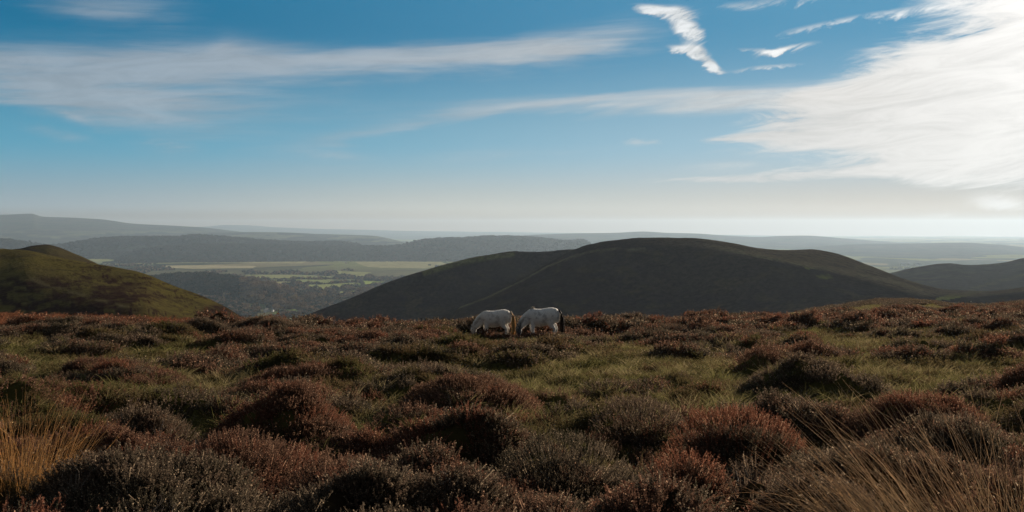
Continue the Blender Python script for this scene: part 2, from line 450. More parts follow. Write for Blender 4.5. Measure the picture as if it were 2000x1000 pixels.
# cushions everywhere else
r_ = np.random.default_rng(21)
def far_from_bush(x, y, rad):
    return all(math.hypot(x - b[0], y - b[1]) > (b[2] + rad) * 0.8 for b in bushes[:10])
PONY_Y = 41.0
for _ in range(7500):
    y = 2.2 + 82 * r_.random() ** 0.8
    x = (r_.random() * 2 - 1) * (y * 0.75 + 3)
    g = float(grassiness(np.array(x), np.array(y)))
    if r_.random() < g * 0.76: continue
    if y > 11 and float(fbm(np.array(x * 0.33), np.array(y * 0.22), 3, 15)) < 0.34 + 0.22 * r_.random(): continue
    rad = (0.18 + 0.75 * r_.random() ** 2.2) * (1 + y * 0.008)
    h = rad * (0.24 + 0.34 * r_.random())
    if y > 20: h *= 1.0
    if abs(y - PONY_Y) < 1.2 and -2.2 < x < 2.8: h = min(h, 0.22)
    if y < 12 and not far_from_bush(x, y, rad): continue
    # keep the line of sight open just in front of the lens
    if y < 5.5: h = min(h, 0.30)
    kn = float(fbm(np.array(x * 0.22), np.array(y * 0.22), 3, 2))
    kind = 1 if kn > (0.46 if y < 13 else 0.60 if y < 40 else 0.52) else 2
    if g > 0.30 and r_.random() < 0.45: kind = 3
    if r_.random() < 0.25: kind = int(r_.integers(1, 3))
    add_mound(x, y, rad, h, kind, 1 + 1.0 * r_.random(), r_.normal() * 0.5, 0.30, 0.55 + 0.6 * r_.random())
HM = HM + ((np.abs(fbm(gx[:, None] * 1.3, gy[None, :] * 1.3, 4, 4) - 0.5) * -0.55 + (fbm(gx[:, None] * 3.1, gy[None, :] * 3.1, 3, 24) - 0.5) * 0.16) + (fbm(gx[:, None] * 0.35, gy[None, :] * 0.35, 3, 14) - 0.5) * 0.35).astype(np.float32)
def bracken_zone(x, y):
    px = 1000 + x / y * F
    lo = np.interp(px, [-200, 0, 300, 600, 1000, 1300, 1380], [40, 42, 46, 50, 56, 66, 90])
    lo = lo + (fbm(x * 0.12, y * 0.12, 3, 6) - 0.5) * 10
    return sstep(y, lo - 1.5, lo + 1.5)
HM = (HM * (1 - 0.72 * bracken_zone(gx[:, None] + 0 * gy[None, :], np.maximum(gy[None, :], 1.0) + 0 * gx[:, None]))).astype(np.float32)
nearw = 1 - sstep(gy[None, :], 14, 26)
HM = (HM + (fbm(gx[:, None] * 4.3, gy[None, :] * 4.3, 2, 41) - 0.5) * 0.26 * nearw).astype(np.float32)
PXG = 1000 + gx[:, None] / np.maximum(gy[None, :], 1) * F
lowz = sstep(PXG, 880, 905) * (1 - sstep(PXG, 1110, 1135)) * sstep(gy[None, :], 33, 35) * (1 - sstep(gy[None, :], 41.8, 42.6))
HM = (HM * (1 - lowz) + np.minimum(HM, 0.05 + 0.12 * (1 - sstep(gy[None, :], 39.9, 40.5))) * lowz).astype(np.float32)
for (px, y, rad, h) in [(948, 39.6, 0.30, 0.30), (962, 39.4, 0.26, 0.18), (985, 39.7, 0.4, 0.12), (1032, 39.4, 0.35, 0.16), (1052, 39.3, 0.35, 0.18), (1076, 39.6, 0.4, 0.15), (928, 39.9, 0.25, 0.16)]:
    add_mound((px - 1000) / F * y, y, rad, h, 1, 1.2, 0)

def samp(A, x, y):
    i = np.clip(((x - CX0) / CS).astype(int), 0, nx - 1); j = np.clip(((y - CY0) / CS).astype(int), 0, ny - 1)
    return A[i, j]
def sampl(x, y):
    u = np.clip((x - CX0) / CS - 0.5, 0, nx - 1.01); v = np.clip((y - CY0) / CS - 0.5, 0, ny - 1.01)
    i = u.astype(int); j = v.astype(int); fx = u - i; fy = v - j
    return (HM[i, j] * (1 - fx) + HM[i + 1, j] * fx) * (1 - fy) + (HM[i, j + 1] * (1 - fx) + HM[i + 1, j + 1] * fx) * fy
def surf(x, y):
    inside = sstep(x, CX0, CX0 + 4) * (1 - sstep(x, CX1 - 4, CX1)) * (1 - sstep(y, CY1 - 6, CY1)) * sstep(y, CY0, CY0 + 2)
    return base_h(x, y) + sampl(x, y) * inside

rr = [1.2]
while rr[-1] < 760: rr.append(rr[-1] * (1.0075 if rr[-1] < 90 else 1.03) + 0.004)
rr = np.array(rr)
aa = np.radians(np.concatenate([np.arange(-110, -36, 2.0), np.arange(-36, 36, 0.13), np.arange(36, 111, 2.0)]))
RR, AA = np.meshgrid(rr, aa, indexing='ij')
X, Y = RR * np.sin(AA), RR * np.cos(AA)
Z = surf(X, Y)
moor = mesh_np('ground', np.stack([X, Y, Z], -1).reshape(-1, 3), grid_faces(len(rr), len(aa))[:, ::-1], [M['soil']])
add_attr(moor, 'grass', grassiness(X, Y))
tag(moor, kind='structure')

# ------------------------------------------------------------------ plant shapes used for the ground cover
class Acc:
    def __init__(s): s.v = []; s.f4 = []; s.f3 = []; s.n = 0
    def quad(s, pts):
        s.v.append(pts); b = s.n; s.f4.append((b, b + 1, b + 2, b + 3)); s.n += 4
    def strip(s, A, B):
        """ribbon between the two point rows A and B"""
        k = len(A); b = s.n
        s.v.append(np.concatenate([A, B])); s.n += 2 * k
        for i in range(k - 1): s.f4.append((b + i, b + i + 1, b + k + i + 1, b + k + i))
    def tube(s, pts, rads, k=3):
        pts = np.asarray(pts, float); m = len(pts); b = s.n
        d = np.gradient(pts, axis=0); d /= np.linalg.norm(d, axis=1)[:, None] + 1e-9
        ref = np.array([1.0, 0.13, 0.07]) if abs(d[0][0]) < 0.8 else np.array([0.1, 1.0, 0.0])
        u = np.cross(d, ref); u /= np.linalg.norm(u, axis=1)[:, None] + 1e-9; w = np.cross(d, u)
        an = np.arange(k) / k * 2 * math.pi
        ring = pts[:, None] + (u[:, None] * np.cos(an)[None, :, None] + w[:, None] * np.sin(an)[None, :, None]) * np.asarray(rads)[:, None, None]
        s.v.append(ring.reshape(-1, 3)); s.n += m * k
        for i in range(m - 1):
            for j in range(k): s.f4.append((b + i * k + j, b + i * k + (j + 1) % k, b + (i + 1) * k + (j + 1) % k, b + (i + 1) * k + j))
    def arrays(s):
        return np.concatenate(s.v), [np.array(s.f4)]
    def build(s, name, mat, link=True, parent=None, smooth=False):
        v, f = s.arrays()
        return mesh_np(name, v, f, [mat], smooth=smooth, link=link, parent=parent)

def unit(v): return v / (np.linalg.norm(v) + 1e-9)

def sprig(acc, base, dirn, L, nleaf, ls, g):
    """one heather sprig: thin stem densely set with small leaves and dead bell flowers"""
    side = unit(np.cross(dirn, g.normal(size=3)))
    bend = side * L * g.uniform(0.0, 0.25)
    ts = np.array([0, 0.5, 1.0])
    pts = base + dirn * (ts * L)[:, None] + bend * (ts ** 2)[:, None]
    w = unit(np.cross(dirn, g.normal(size=3))) * 0.0016
    acc.strip(pts - w, pts + w)
    for i in range(nleaf):
        t = 0.25 + 0.75 * (i + g.random()) / nleaf
        c = base + dirn * t * L + bend * t * t
        o = unit(np.cross(dirn, g.normal(size=3)))
        lf = ls * (1.15 - 0.45 * t) * g.uniform(0.7, 1.3)
        tip = unit(o + dirn * g.uniform(0.5, 1.4))
        s2 = unit(np.cross(tip, g.normal(size=3))) * lf * 0.32
        a = c + o * 0.001
        acc.quad(np.array([a, a + tip * lf * 0.5 + s2, a + tip * lf, a + tip * lf * 0.5 - s2]))

def heather_clump(name, mat, seed, rad, n, hmin, hmax, nleaf, ls):
    g = np.random.default_rng(seed); acc = Acc()
    for i in range(n):
        a = g.random() * 6.283; r = rad * math.sqrt(g.random())
        b = np.array([r * math.cos(a), r * math.sin(a), -hmin * 0.6])
        d = unit(np.array([math.cos(a) * r / rad * 0.35 + g.normal() * 0.30, math.sin(a) * r / rad * 0.35 + g.normal() * 0.30, 1.0]))
        sprig(acc, b, d, g.uniform(hmin, hmax) * 1.3, nleaf, ls, g)
    return acc.build(name, mat, link=False)

def grass_clump(name, mat, seed, rad, n, hmin, hmax, w, lean=(-0.18, 0.0)):
    g = np.random.default_rng(seed); acc = Acc()
    ts = np.linspace(0, 1, 5)
    for i in range(n):
        a = g.random() * 6.283; r = rad * math.sqrt(g.random())
        L = g.uniform(hmin, hmax)
        b = np.array([r * math.cos(a), r * math.sin(a), -0.02])
        d = unit(np.array([math.cos(a) * 0.35 + g.normal() * 0.25 + lean[0], math.sin(a) * 0.35 + g.normal() * 0.25 + lean[1], 1.0]))
        out = np.array([d[0], d[1], 0]); out = unit(out) * L * g.uniform(0.1, 0.6); dz = np.array([0, 0, -L * g.uniform(0.0, 0.35)])
        pts = b + d * (ts * L)[:, None] + out * (ts ** 2)[:, None] + dz * (ts ** 3)[:, None]
        sw = unit(np.cross(d, g.normal(size=3)))
        ww = (w * (1 - ts * 0.85))[:, None] * sw
        acc.strip(pts - ww, pts + ww)
    return acc.build(name, mat, link=False)

def bracken_plant(name, mat, seed):
    g = np.random.default_rng(seed); acc = Acc()
    for k in range(int(g.integers(3, 6))):
        a = g.random() * 6.283; L = g.uniform(0.5, 1.0)
        d = unit(np.array([math.cos(a) * 0.5, math.sin(a) * 0.5, 1.0]))
        out = unit(np.array([math.cos(a), math.sin(a), 0])) * L * g.uniform(0.1, 0.5); dn = np.array([0, 0, -L * g.uniform(0.1, 0.5)])
        ts = np.linspace(0, 1, 13)
        pts = d * (ts * L)[:, None] + out * (ts ** 2)[:, None] + dn * (ts ** 3)[:, None]
        acc.tube(pts[::3], 0.006 * (1 - ts[::3] * 0.7), 3)
        sd_ = unit(np.cross(d, out))
        for i in range(4, 13):
            t = ts[i]; pl = 0.30 * L * (1.25 - t) * g.uniform(0.6, 1.1)
            fw = unit(pts[min(i + 1, 12)] - pts[i - 1])
            for s_ in (-1, 1):
                tip = unit(sd_ * s_ + fw * 0.5 + np.array([0, 0, g.uniform(-0.6, 0.15)]) + g.normal(size=3) * 0.15)
                q = unit(np.cross(tip, g.normal(size=3))) * pl * 0.14
                acc.quad(np.array([pts[i], pts[i] + tip * pl * 0.45 + q, pts[i] + tip * pl, pts[i] + tip * pl * 0.45 - q]))
    return acc.build(name, mat, link=False)

def twig_spray(name, mat, seed, L=0.4):
    g = np.random.default_rng(seed); acc = Acc()
    def br(p, d, l, r, depth):
        pts = [p]; q = p.copy(); dd = d.copy()
        for i in range(4):
            dd = unit(dd + g.normal(size=3) * 0.18 + np.array([0, 0, 0.05])); q = q + dd * l / 4; pts.append(q.copy())
        acc.tube(pts, np.linspace(r, r * 0.45, 5), 3)
        if depth:
            for i in range(int(g.integers(2, 4))):
                k = int(g.integers(1, 5)); br(pts[k], unit(dd + g.normal(size=3) * 0.55), l * 0.6, r * 0.55, depth - 1)
    for i in range(4):
        br(np.zeros(3), unit(np.array([g.normal() * 0.7, g.normal() * 0.7, 0.8])), L * g.uniform(0.5, 0.8), 0.0042, 2)
    return acc.build(name, mat, link=False)

def scatter(name, pts, rots, scales, variants, label=None, cat=None, kind='stuff', mat=None):
    """ground cover: one object whose points carry copies of the small plant shapes"""
    pts = np.asarray(pts, np.float32)
    me = bpy.data.meshes.new(name); me.vertices.add(len(pts)); me.vertices.foreach_set('co', pts.ravel())
    o = bpy.data.objects.new(name, me); scene.collection.objects.link(o)
    a = me.attributes.new('rot', 'FLOAT_VECTOR', 'POINT'); a.data.foreach_set('vector', np.asarray(rots, np.float32).ravel())
    a = me.attributes.new('scl', 'FLOAT_VECTOR', 'POINT')
    sc = np.asarray(scales, np.float32)
    if sc.ndim == 1: sc = np.repeat(sc[:, None], 3, 1)
    a.data.foreach_set('vector', sc.ravel())
    a = me.attributes.new('pick', 'INT', 'POINT'); a.data.foreach_set('value', np.random.default_rng(len(pts)).integers(0, len(variants), len(pts)).astype(np.int32))
    ng = bpy.data.node_groups.new(name, 'GeometryNodeTree')
    ng.interface.new_socket('Geometry', in_out='INPUT', socket_type='NodeSocketGeometry')
    ng.interface.new_socket('Geometry', in_out='OUTPUT', socket_type='NodeSocketGeometry')
    gi = ng.nodes.new('NodeGroupInput'); go = ng.nodes.new('NodeGroupOutput')
    iop = ng.nodes.new('GeometryNodeInstanceOnPoints')
    jn = ng.nodes.new('GeometryNodeJoinGeometry')
    for v in variants:
        oi = ng.nodes.new('GeometryNodeObjectInfo'); oi.inputs['Object'].default_value = v
        gt = ng.nodes.new('GeometryNodeGeometryToInstance'); ng.links.new(oi.outputs['Geometry'], gt.inputs[0]); ng.links.new(gt.outputs[0], jn.inputs[0])
    def na(nm, ty):
        n_ = ng.nodes.new('GeometryNodeInputNamedAttribute'); n_.data_type = ty; n_.inputs['Name'].default_value = nm; return n_.outputs[0]
    ng.links.new(gi.outputs[0], iop.inputs['Points']); ng.links.new(jn.outputs[0], iop.inputs['Instance'])
    iop.inputs['Pick Instance'].default_value = True
    ng.links.new(na('pick', 'INT'), iop.inputs['Instance Index'])
    ng.links.new(na('rot', 'FLOAT_VECTOR'), iop.inputs['Rotation']); ng.links.new(na('scl', 'FLOAT_VECTOR'), iop.inputs['Scale'])
    ng.links.new(iop.outputs[0], go.inputs[0])
    md = o.modifiers.new('cover', 'NODES'); md.node_group = ng
    return tag(o, label, cat, None, kind)

def tilt_rots(x, y, amount, g, e=0.12):
    """lean each plant towards the slope it stands on"""
    dzx = (surf(x + e, y) - surf(x - e, y)) / (2 * e); dzy = (surf(x, y + e) - surf(x, y - e)) / (2 * e)
    n = np.stack([-dzx * amount, -dzy * amount, np.ones_like(x)], -1); n /= np.linalg.norm(n, axis=1)[:, None]
    rx = -np.arcsin(np.clip(n[:, 1], -1, 1)); ry = np.arctan2(n[:, 0], n[:, 2])
    spin = g.random(len(x)) * 6.283
    # euler XYZ = Rz*Ry*Rx, spin first about the plant's own axis is folded into small jitter
    out = np.zeros((len(x), 3))
    for i in range(len(x)):
        q = Euler((rx[i], ry[i], 0)).to_matrix() @ Matrix.Rotation(spin[i], 3, 'Z')
        out[i] = q.to_euler()
    return out

def sow(y0, y1, density, g, margin=1.0, jitter=None):
    """random points in the camera's field between two distances, density per square metre"""
    k = 0.62; area = k * (y1 * y1 - y0 * y0) + 2 * margin * (y1 - y0)
    n = int(area * density)
    y = np.sqrt(g.random(n) * (y1 * y1 - y0 * y0) + y0 * y0)
    x = (g.random(n) * 2 - 1) * (y * k + margin)
    return x, y

heath = {1: [], 2: [], 3: []}
lods = [(2.6, 10.5, 75, 0.13, 62, 0.045, 0.115, 26, 0.0135), (10.5, 21, 30, 0.20, 60, 0.06, 0.15, 16, 0.022), (21, 42, 10, 0.34, 75, 0.08, 0.20, 12, 0.040), (42, 84, 3.2, 0.62, 100, 0.10, 0.24, 9, 0.072)]
mats3 = {1: M['heather'], 2: M['heather_grey'], 3: M['heather_green']}
nm3 = {1: 'russet_heather', 2: 'grey_heather', 3: 'green_heather'}
g = np.random.default_rng(77)
yc_of = lambda x: 74 + 0.10 * x
for (y0, y1, dens, rad, n, h0, h1, nl, ls) in lods:
    x, y = sow(y0, y1, dens, g)
    k = samp(KIND, x, y); hm = sampl(x, y)
    bz = bracken_zone(x, y)
    gr = grassiness(x, y)
    # between the cushions: sparse low heather of the local kind
    loc = np.where(fbm(x * 0.22, y * 0.22, 3, 2) > np.where(y < 13, 0.46, np.where(y < 40, 0.60, 0.52)), 1, 2)
    loc = np.where((gr > 0.4), 3, loc)
    fine_k = np.where(fbm(x * 0.8, y * 0.8, 3, 31) > 0.5, 1, 2)
    k = np.where((g.random(len(x)) < 0.40) & (k > 0), fine_k, k)
    k2 = np.where((hm > 0.02) & (k > 0), k, np.where(g.random(len(x)) < 0.58 - 0.30 * gr, loc, 0))
    k2 = np.where(bz > g.random(len(x)) * 0.9, 0, k2)
    if y0 < 20: k2 = np.where(fbm(x * 4.3, y * 4.3, 2, 41) + (g.random(len(x)) - .5) * .12 < 0.40, 0, k2)
    for kk in (1, 2, 3):
        s = k2 == kk
        if s.sum() < 5: continue
        xs, ys = x[s], y[s]
        var = [heather_clump(nm3[kk] + '_sprigs', mats3[kk], 100 * kk + int(y0) + i, rad, n, h0, h1, nl, ls) for i in range(3)]
        sc = g.uniform(0.7, 1.25, len(xs)); 
        rot = tilt_rots(xs, ys, 0.75, g)
        scatter(nm3[kk], np.stack([xs, ys, surf(xs, ys)], -1), rot, sc, var, None, None)

# grass
for (y0, y1, dens, rad, n, h0, h1, w) in [(2.6, 12, 30, 0.07, 36, 0.10, 0.26, 0.0022), (12, 26, 14, 0.12, 50, 0.12, 0.30, 0.0042), (26, 48, 5.5, 0.24, 90, 0.12, 0.32, 0.0075), (48, 86, 1.8, 0.45, 130, 0.12, 0.34, 0.014)]:
    x, y = sow(y0, y1, dens, g)
    gr = grassiness(x, y); hm = sampl(x, y); bz = bracken_zone(x, y)
    s = (g.random(len(x)) < (gr * 0.95 + 0.04)) & ((hm < 0.12) | (g.random(len(x)) < 0.16)) & (bz < 0.6)
    xs, ys = x[s], y[s]
    var = [grass_clump('moor_grass_tuft', M['grass'], 500 + int(y0) + i, rad, n, h0, h1, w) for i in range(3)]
    scatter('grass', np.stack([xs, ys, surf(xs, ys)], -1), tilt_rots(xs, ys, 0.4, g), g.uniform(0.6, 1.25, len(xs)), var)

# bracken
x, y = sow(36, 90, 7.0, g)
s = (bracken_zone(x, y) > g.random(len(x)) * 0.9 + 0.05)
xs, ys = x[s], y[s]
var = [bracken_plant('bracken_frond', M['bracken'], 800 + i) for i in range(6)]
scatter('bracken', np.stack([xs, ys, surf(xs, ys) - 0.05], -1), np.stack([g.normal(size=len(xs)) * 0.1, g.normal(size=len(xs)) * 0.1 - 0.1, g.random(len(xs)) * 6.28], -1), g.uniform(0.35, 0.68, len(xs)), var)

# bare pale twigs among the heather
x, y = sow(4.5, 16, 0.9, g)
var = [twig_spray('bare_twigs', M['twig'], 900 + i) for i in range(4)]
scatter('dead_twigs', np.stack([x, y, surf(x, y) - 0.03], -1), np.stack([g.normal(size=len(x)) * 0.4, g.normal(size=len(x)) * 0.4, g.random(len(x)) * 6.28], -1), g.uniform(0.45, 0.95, len(x)), var)

# ------------------------------------------------------------------ the bushes one can single out
def make_bush(x, y, rad, h, look, lab, seed):
    g = np.random.default_rng(seed)
    z0 = float(base_h(np.array(x), np.array(y)))
    root = bpy.data.objects.new('heather_bush', None); scene.collection.objects.link(root)
    root.location = (x, y, z0); tag(root, lab, 'heather bush', 'heather bushes in the moor')
    root.empty_display_size = 0.2
    near = y < 14
    ls = max(0.0115, 0.0011 * y); n = int(2 * math.pi * rad * rad * (330 if near else 90)); n = min(n, 2300)
    nl = 20 if near else 12
    acc = Acc()
    for i in range(n):
        a = g.random() * 6.283; t = math.sqrt(g.random()); r = rad * t
        zz = h * max(0.0, 1 - t * t) ** 0.62
        lump = 1 + 0.16 * (float(fbm(np.array((x + r * math.cos(a)) * 3.2), np.array((y + r * math.sin(a)) * 3.2), 2, seed % 9)) - 0.5) * 2
        b = np.array([r * math.cos(a), r * math.sin(a), (zz * lump - 0.05)])
        d = unit(np.array([math.cos(a) * t * 0.75 + g.normal() * 0.2, math.sin(a) * t * 0.75 + g.normal() * 0.2, 1.0]))
        sprig(acc, b, d, g.uniform(0.06, 0.13) * (1 if near else 1.5), nl, ls, g)
    acc.build('foliage', M[look], parent=root)
    ac = Acc()
    for i in range(26):
        a = g.random() * 6.283; t = g.uniform(0.3, 0.95)
        tip = np.array([rad * t * math.cos(a), rad * t * math.sin(a), h * max(0.05, 1 - t * t) ** 0.62])
        p = [np.array([0, 0, -0.05]) + tip * np.array([0.2, 0.2, 0.0]), tip * np.array([0.6, 0.6, 0.45]) + g.normal(size=3) * 0.02, tip]
        ac.tube(p, [0.008, 0.005, 0.002], 4)
    ac.build('stems', M['stem'], parent=root)
for i, b in enumerate(bushes): make_bush(*b, seed=40 + i)

# ------------------------------------------------------------------ rush and grass clumps in the corners
def reed_clump(px, py_top, D, rad, hmin, hmax, n, lean, mat, name, label, cat, heads, w0, seed, spread=0.30, bow=0.3):
    g = np.random.default_rng(seed)
    x, y = (px - 1000) / F * D, D
    z0 = float(base_h(np.array(x), np.array(y)))
    root = bpy.data.objects.new(name, None); scene.collection.objects.link(root); root.location = (x, y, z0)
    tag(root, label, cat); root.empty_display_size = 0.2
    acc = Acc(); hd = Acc(); ts = np.linspace(0, 1, 9)
    for i in range(n):
        a = g.random() * 6.283; r = rad * math.sqrt(g.random()); L = g.uniform(hmin, hmax) * (1 - 0.25 * (r / rad) ** 2)
        b = np.array([r * math.cos(a), r * math.sin(a), -0.03])
        jt = 0.13 if g.random() < 0.8 else 0.4
        d = unit(np.array([math.cos(a) * spread * r / rad + g.normal() * jt + lean[0], math.sin(a) * spread * r / rad + g.normal() * jt + lean[1], 1.0]))
        out = unit(np.array([d[0] + g.normal() * 0.1, d[1] + g.normal() * 0.1, 0])) * L * g.uniform(0, bow)
        dz = np.array([0, 0, -L * (0.5 * g.random() ** 3)])
        pts = b + d * (ts * L)[:, None] + out * (ts ** 2.2)[:, None] + dz * (ts ** 3)[:, None]
        w = w0 * g.uniform(0.6, 1.3)
        acc.tube(pts, w * (1 - 0.75 * ts), 3)
        if g.random() < heads:
            k = 6; c = pts[k]
            for q in range(5):
                dd = unit(g.normal(size=3) + np.array([0, 0, 0.8])) * g.uniform(0.006, 0.014); sd_ = unit(np.cross(dd, g.normal(size=3))) * 0.0018
                acc.quad(np.array([c, c + dd * 0.5 + sd_, c + dd, c + dd * 0.5 - sd_]))
    acc.build('stems', mat, parent=root)
    for i in range(n // 2):
        a = g.random() * 6.283; r = rad * math.sqrt(g.random()); L = g.uniform(hmin, hmax) * 0.5
        b = np.array([r * math.cos(a), r * math.sin(a), -0.03]); d = unit(np.array([math.cos(a) * 0.6 + g.normal() * .3 + lean[0], math.sin(a) * 0.6 + g.normal() * .3, 1.0]))
        out = np.array([d[0], d[1], -0.5]) * L * g.uniform(.2, .7); pts = b + d * (ts * L)[:, None] + out * (ts ** 2)[:, None]; sw = unit(np.cross(d, g.normal(size=3))) * w0 * 1.3
        hd.strip(pts - sw * (1 - .9 * ts)[:, None], pts + sw * (1 - .9 * ts)[:, None])
    hd.build('basal_blades', M['grass'], parent=root)
    return root
reed_clump(28, 735, 6.5, 0.24, 0.60, 1.14, 760, (0.0, 0.0), M['straw'], 'rush_clump', 'upright golden rush clump glowing at the left edge of the picture', 'rush clump', 0.15, 0.0022, 1, spread=0.36, bow=0.30)
reed_clump(1930, 800, 5.2, 0.50, 0.65, 1.35, 620, (-0.34, 0.0), M['pale_straw'], 'grass_clump', 'large pale dry grass clump leaning left in the bottom right corner', 'grass clump', 0.25, 0.0024, 2, spread=0.45, bow=0.35)
reed_clump(1730, 900, 5.6, 0.25, 0.6, 1.0, 220, (-0.50, 0.0), M['pale_straw'], 'grass_clump', 'thin wispy grass clump leaning far left, at the left end of the large pale clump', 'grass clump', 0.2, 0.0020, 3, spread=0.4, bow=0.4)

# ------------------------------------------------------------------ the land beyond
VALLEY = -236.0
def loft(name, rows, mats, cols=400, seg=16, rough=0.0, rscale=0.02, seed=0, attrs=(), fine=0.0, fscale=0.2):
    """a hill as a sheet over rows of points (px, py, depth); rows run from behind the crest to the foot nearest us"""
    x0 = max(r[0][0] for r in rows); x1 = min(r[-1][0] for r in rows)
    px = np.linspace(x0, x1, cols)
    R3 = []
    for r in rows:
        r = np.array(r, float)
        # smooth interpolation along the row (cubic through the points)
        t = r[:, 0]
        def cub(vals):
            m_ = np.zeros(len(t)); dv = np.diff(vals) / np.diff(t)
            for i in range(len(t)):
                if i == 0: m_[i] = dv[0]
                elif i == len(t) - 1: m_[i] = dv[-1]
                elif dv[i - 1] * dv[i] <= 0: m_[i] = 0
                else: m_[i] = 2 / (1 / dv[i - 1] + 1 / dv[i])
            k = np.clip(np.searchsorted(t, px) - 1, 0, len(t) - 2); hh = t[k + 1] - t[k]; u = (px - t[k]) / hh
            return ((2 * u ** 3 - 3 * u ** 2 + 1) * vals[k] + (u ** 3 - 2 * u ** 2 + u) * hh * m_[k] + (-2 * u ** 3 + 3 * u ** 2) * vals[k + 1] + (u ** 3 - u ** 2) * hh * m_[k + 1])
        py = cub(r[:, 1]); D = cub(r[:, 2])
        R3.append(np.stack([(px - 1000) / F * D, D, (HY - py) / F * D], -1))
    R3 = np.array(R3); k = len(R3)
    ext = np.concatenate([[2 * R3[0] - R3[1]], R3, [2 * R3[-1] - R3[-2]]])
    out = []
    for i in range(k - 1):
        p0, p1, p2, p3 = ext[i], ext[i + 1], ext[i + 2], ext[i + 3]
        for u in np.linspace(0, 1, seg, endpoint=False):
            out.append(0.5 * ((2 * p1) + (p2 - p0) * u + (2 * p0 - 5 * p1 + 4 * p2 - p3) * u * u + (-p0 + 3 * p1 - 3 * p2 + p3) * u ** 3))
    out.append(R3[-1]); V = np.array(out)             # (nv, cols, 3)
    if rough: V[..., 2] += (fbm(V[..., 0] * rscale, V[..., 1] * rscale, 5, seed) - 0.5) * 2 * rough
    if fine: V[..., 2] += (fbm(V[..., 0] * fscale, V[..., 1] * fscale, 3, seed + 3) - 0.5) * 2 * fine
    o = mesh_np(name, V.reshape(-1, 3), grid_faces(V.shape[0], V.shape[1]), mats)
    PX = 1000 + V[..., 0] / V[..., 1] * F; PY = HY - V[..., 2] / V[..., 1] * F
    for an, fn in attrs: add_attr(o, an, fn(PX, PY))
    tag(o, kind='structure')
    return o, V

def offs(row, dy, dD, mul=1.0):
    return [(a, b + dy, c * mul + dD) for a, b, c in row]

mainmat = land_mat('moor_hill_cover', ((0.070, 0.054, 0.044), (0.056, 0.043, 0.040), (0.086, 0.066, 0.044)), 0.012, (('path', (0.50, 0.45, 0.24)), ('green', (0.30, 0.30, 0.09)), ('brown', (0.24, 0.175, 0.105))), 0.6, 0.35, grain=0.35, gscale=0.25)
# big hill: western lobe
sk = [(520, 640, 1000), (590, 618, 1010), (650, 597, 1030), (750, 556, 1060), (830, 528, 1080), (900, 508, 1090), (950, 498, 1100), (1000, 491, 1100), (1050, 493, 1090), (1110, 488, 1080), (1200, 484, 1060), (1300, 486, 1050)]
loft('hill', [offs(sk, 60, 400), offs(sk, 18, 150), sk, [(a, b + 28, c - 34) for a, b, c in sk], [(a, max(b + 110, 600), c - 125) for a, b, c in sk], [(a, 720, c - 330) for a, b, c in sk]], [mainmat], 420, 14, 1.6, 0.015, 3,
     (('path', lambda x, y: np.zeros(x.shape)), ('green', lambda x, y: 0.6 * (1 - sstep(dist_line(x, y, [(830, 533), (900, 513), (960, 502), (1000, 497)]), 1, 9))), ('brown', lambda x, y: np.zeros(x.shape))), 0.35, 0.12)
# big hill: the dome, its lit shoulder and the saddle on the right
sk = [(800, 690, 800), (860, 652, 810), (900, 600, 830), (950, 580, 850), (1020, 546, 870), (1070, 515, 890), (1120, 491, 900), (1150, 480, 905), (1200, 470, 910), (1260, 465.5, 915), (1350, 468, 920), (1420, 475, 920), (1500, 487, 915), (1540, 489, 910), (1580, 488, 905), (1630, 496, 900), (1700, 520, 890), (1770, 547, 880), (1850, 566, 880), (1930, 569, 890), (2000, 561, 900), (2100, 545, 920), (2250, 520, 950)]
sh = [(800, 700, 770), (860, 660, 780), (900, 607, 790), (950, 586, 810), (1020, 552, 830), (1070, 522, 845), (1120, 499, 850), (1150, 489, 850), (1200, 482, 845), (1260, 477, 840), (1350, 477, 830), (1420, 485, 810), (1500, 502, 790), (1540, 511, 780), (1580, 521, 770), (1630, 533, 760), (1700, 548, 745), (1770, 564, 730), (1850, 585, 715), (1930, 586, 720), (2000, 578, 730), (2100, 568, 750), (2250, 550, 780)]
ft = [(a, max(b + 66, 600), c - 95) for a, b, c in sh]
bt = [(a, 740, c - 230) for a, b, c in sh]
pathl = [(1350, 474), (1415, 485), (1482, 498), (1550, 512), (1631, 526), (1698, 540), (1752, 552), (1800, 566)]
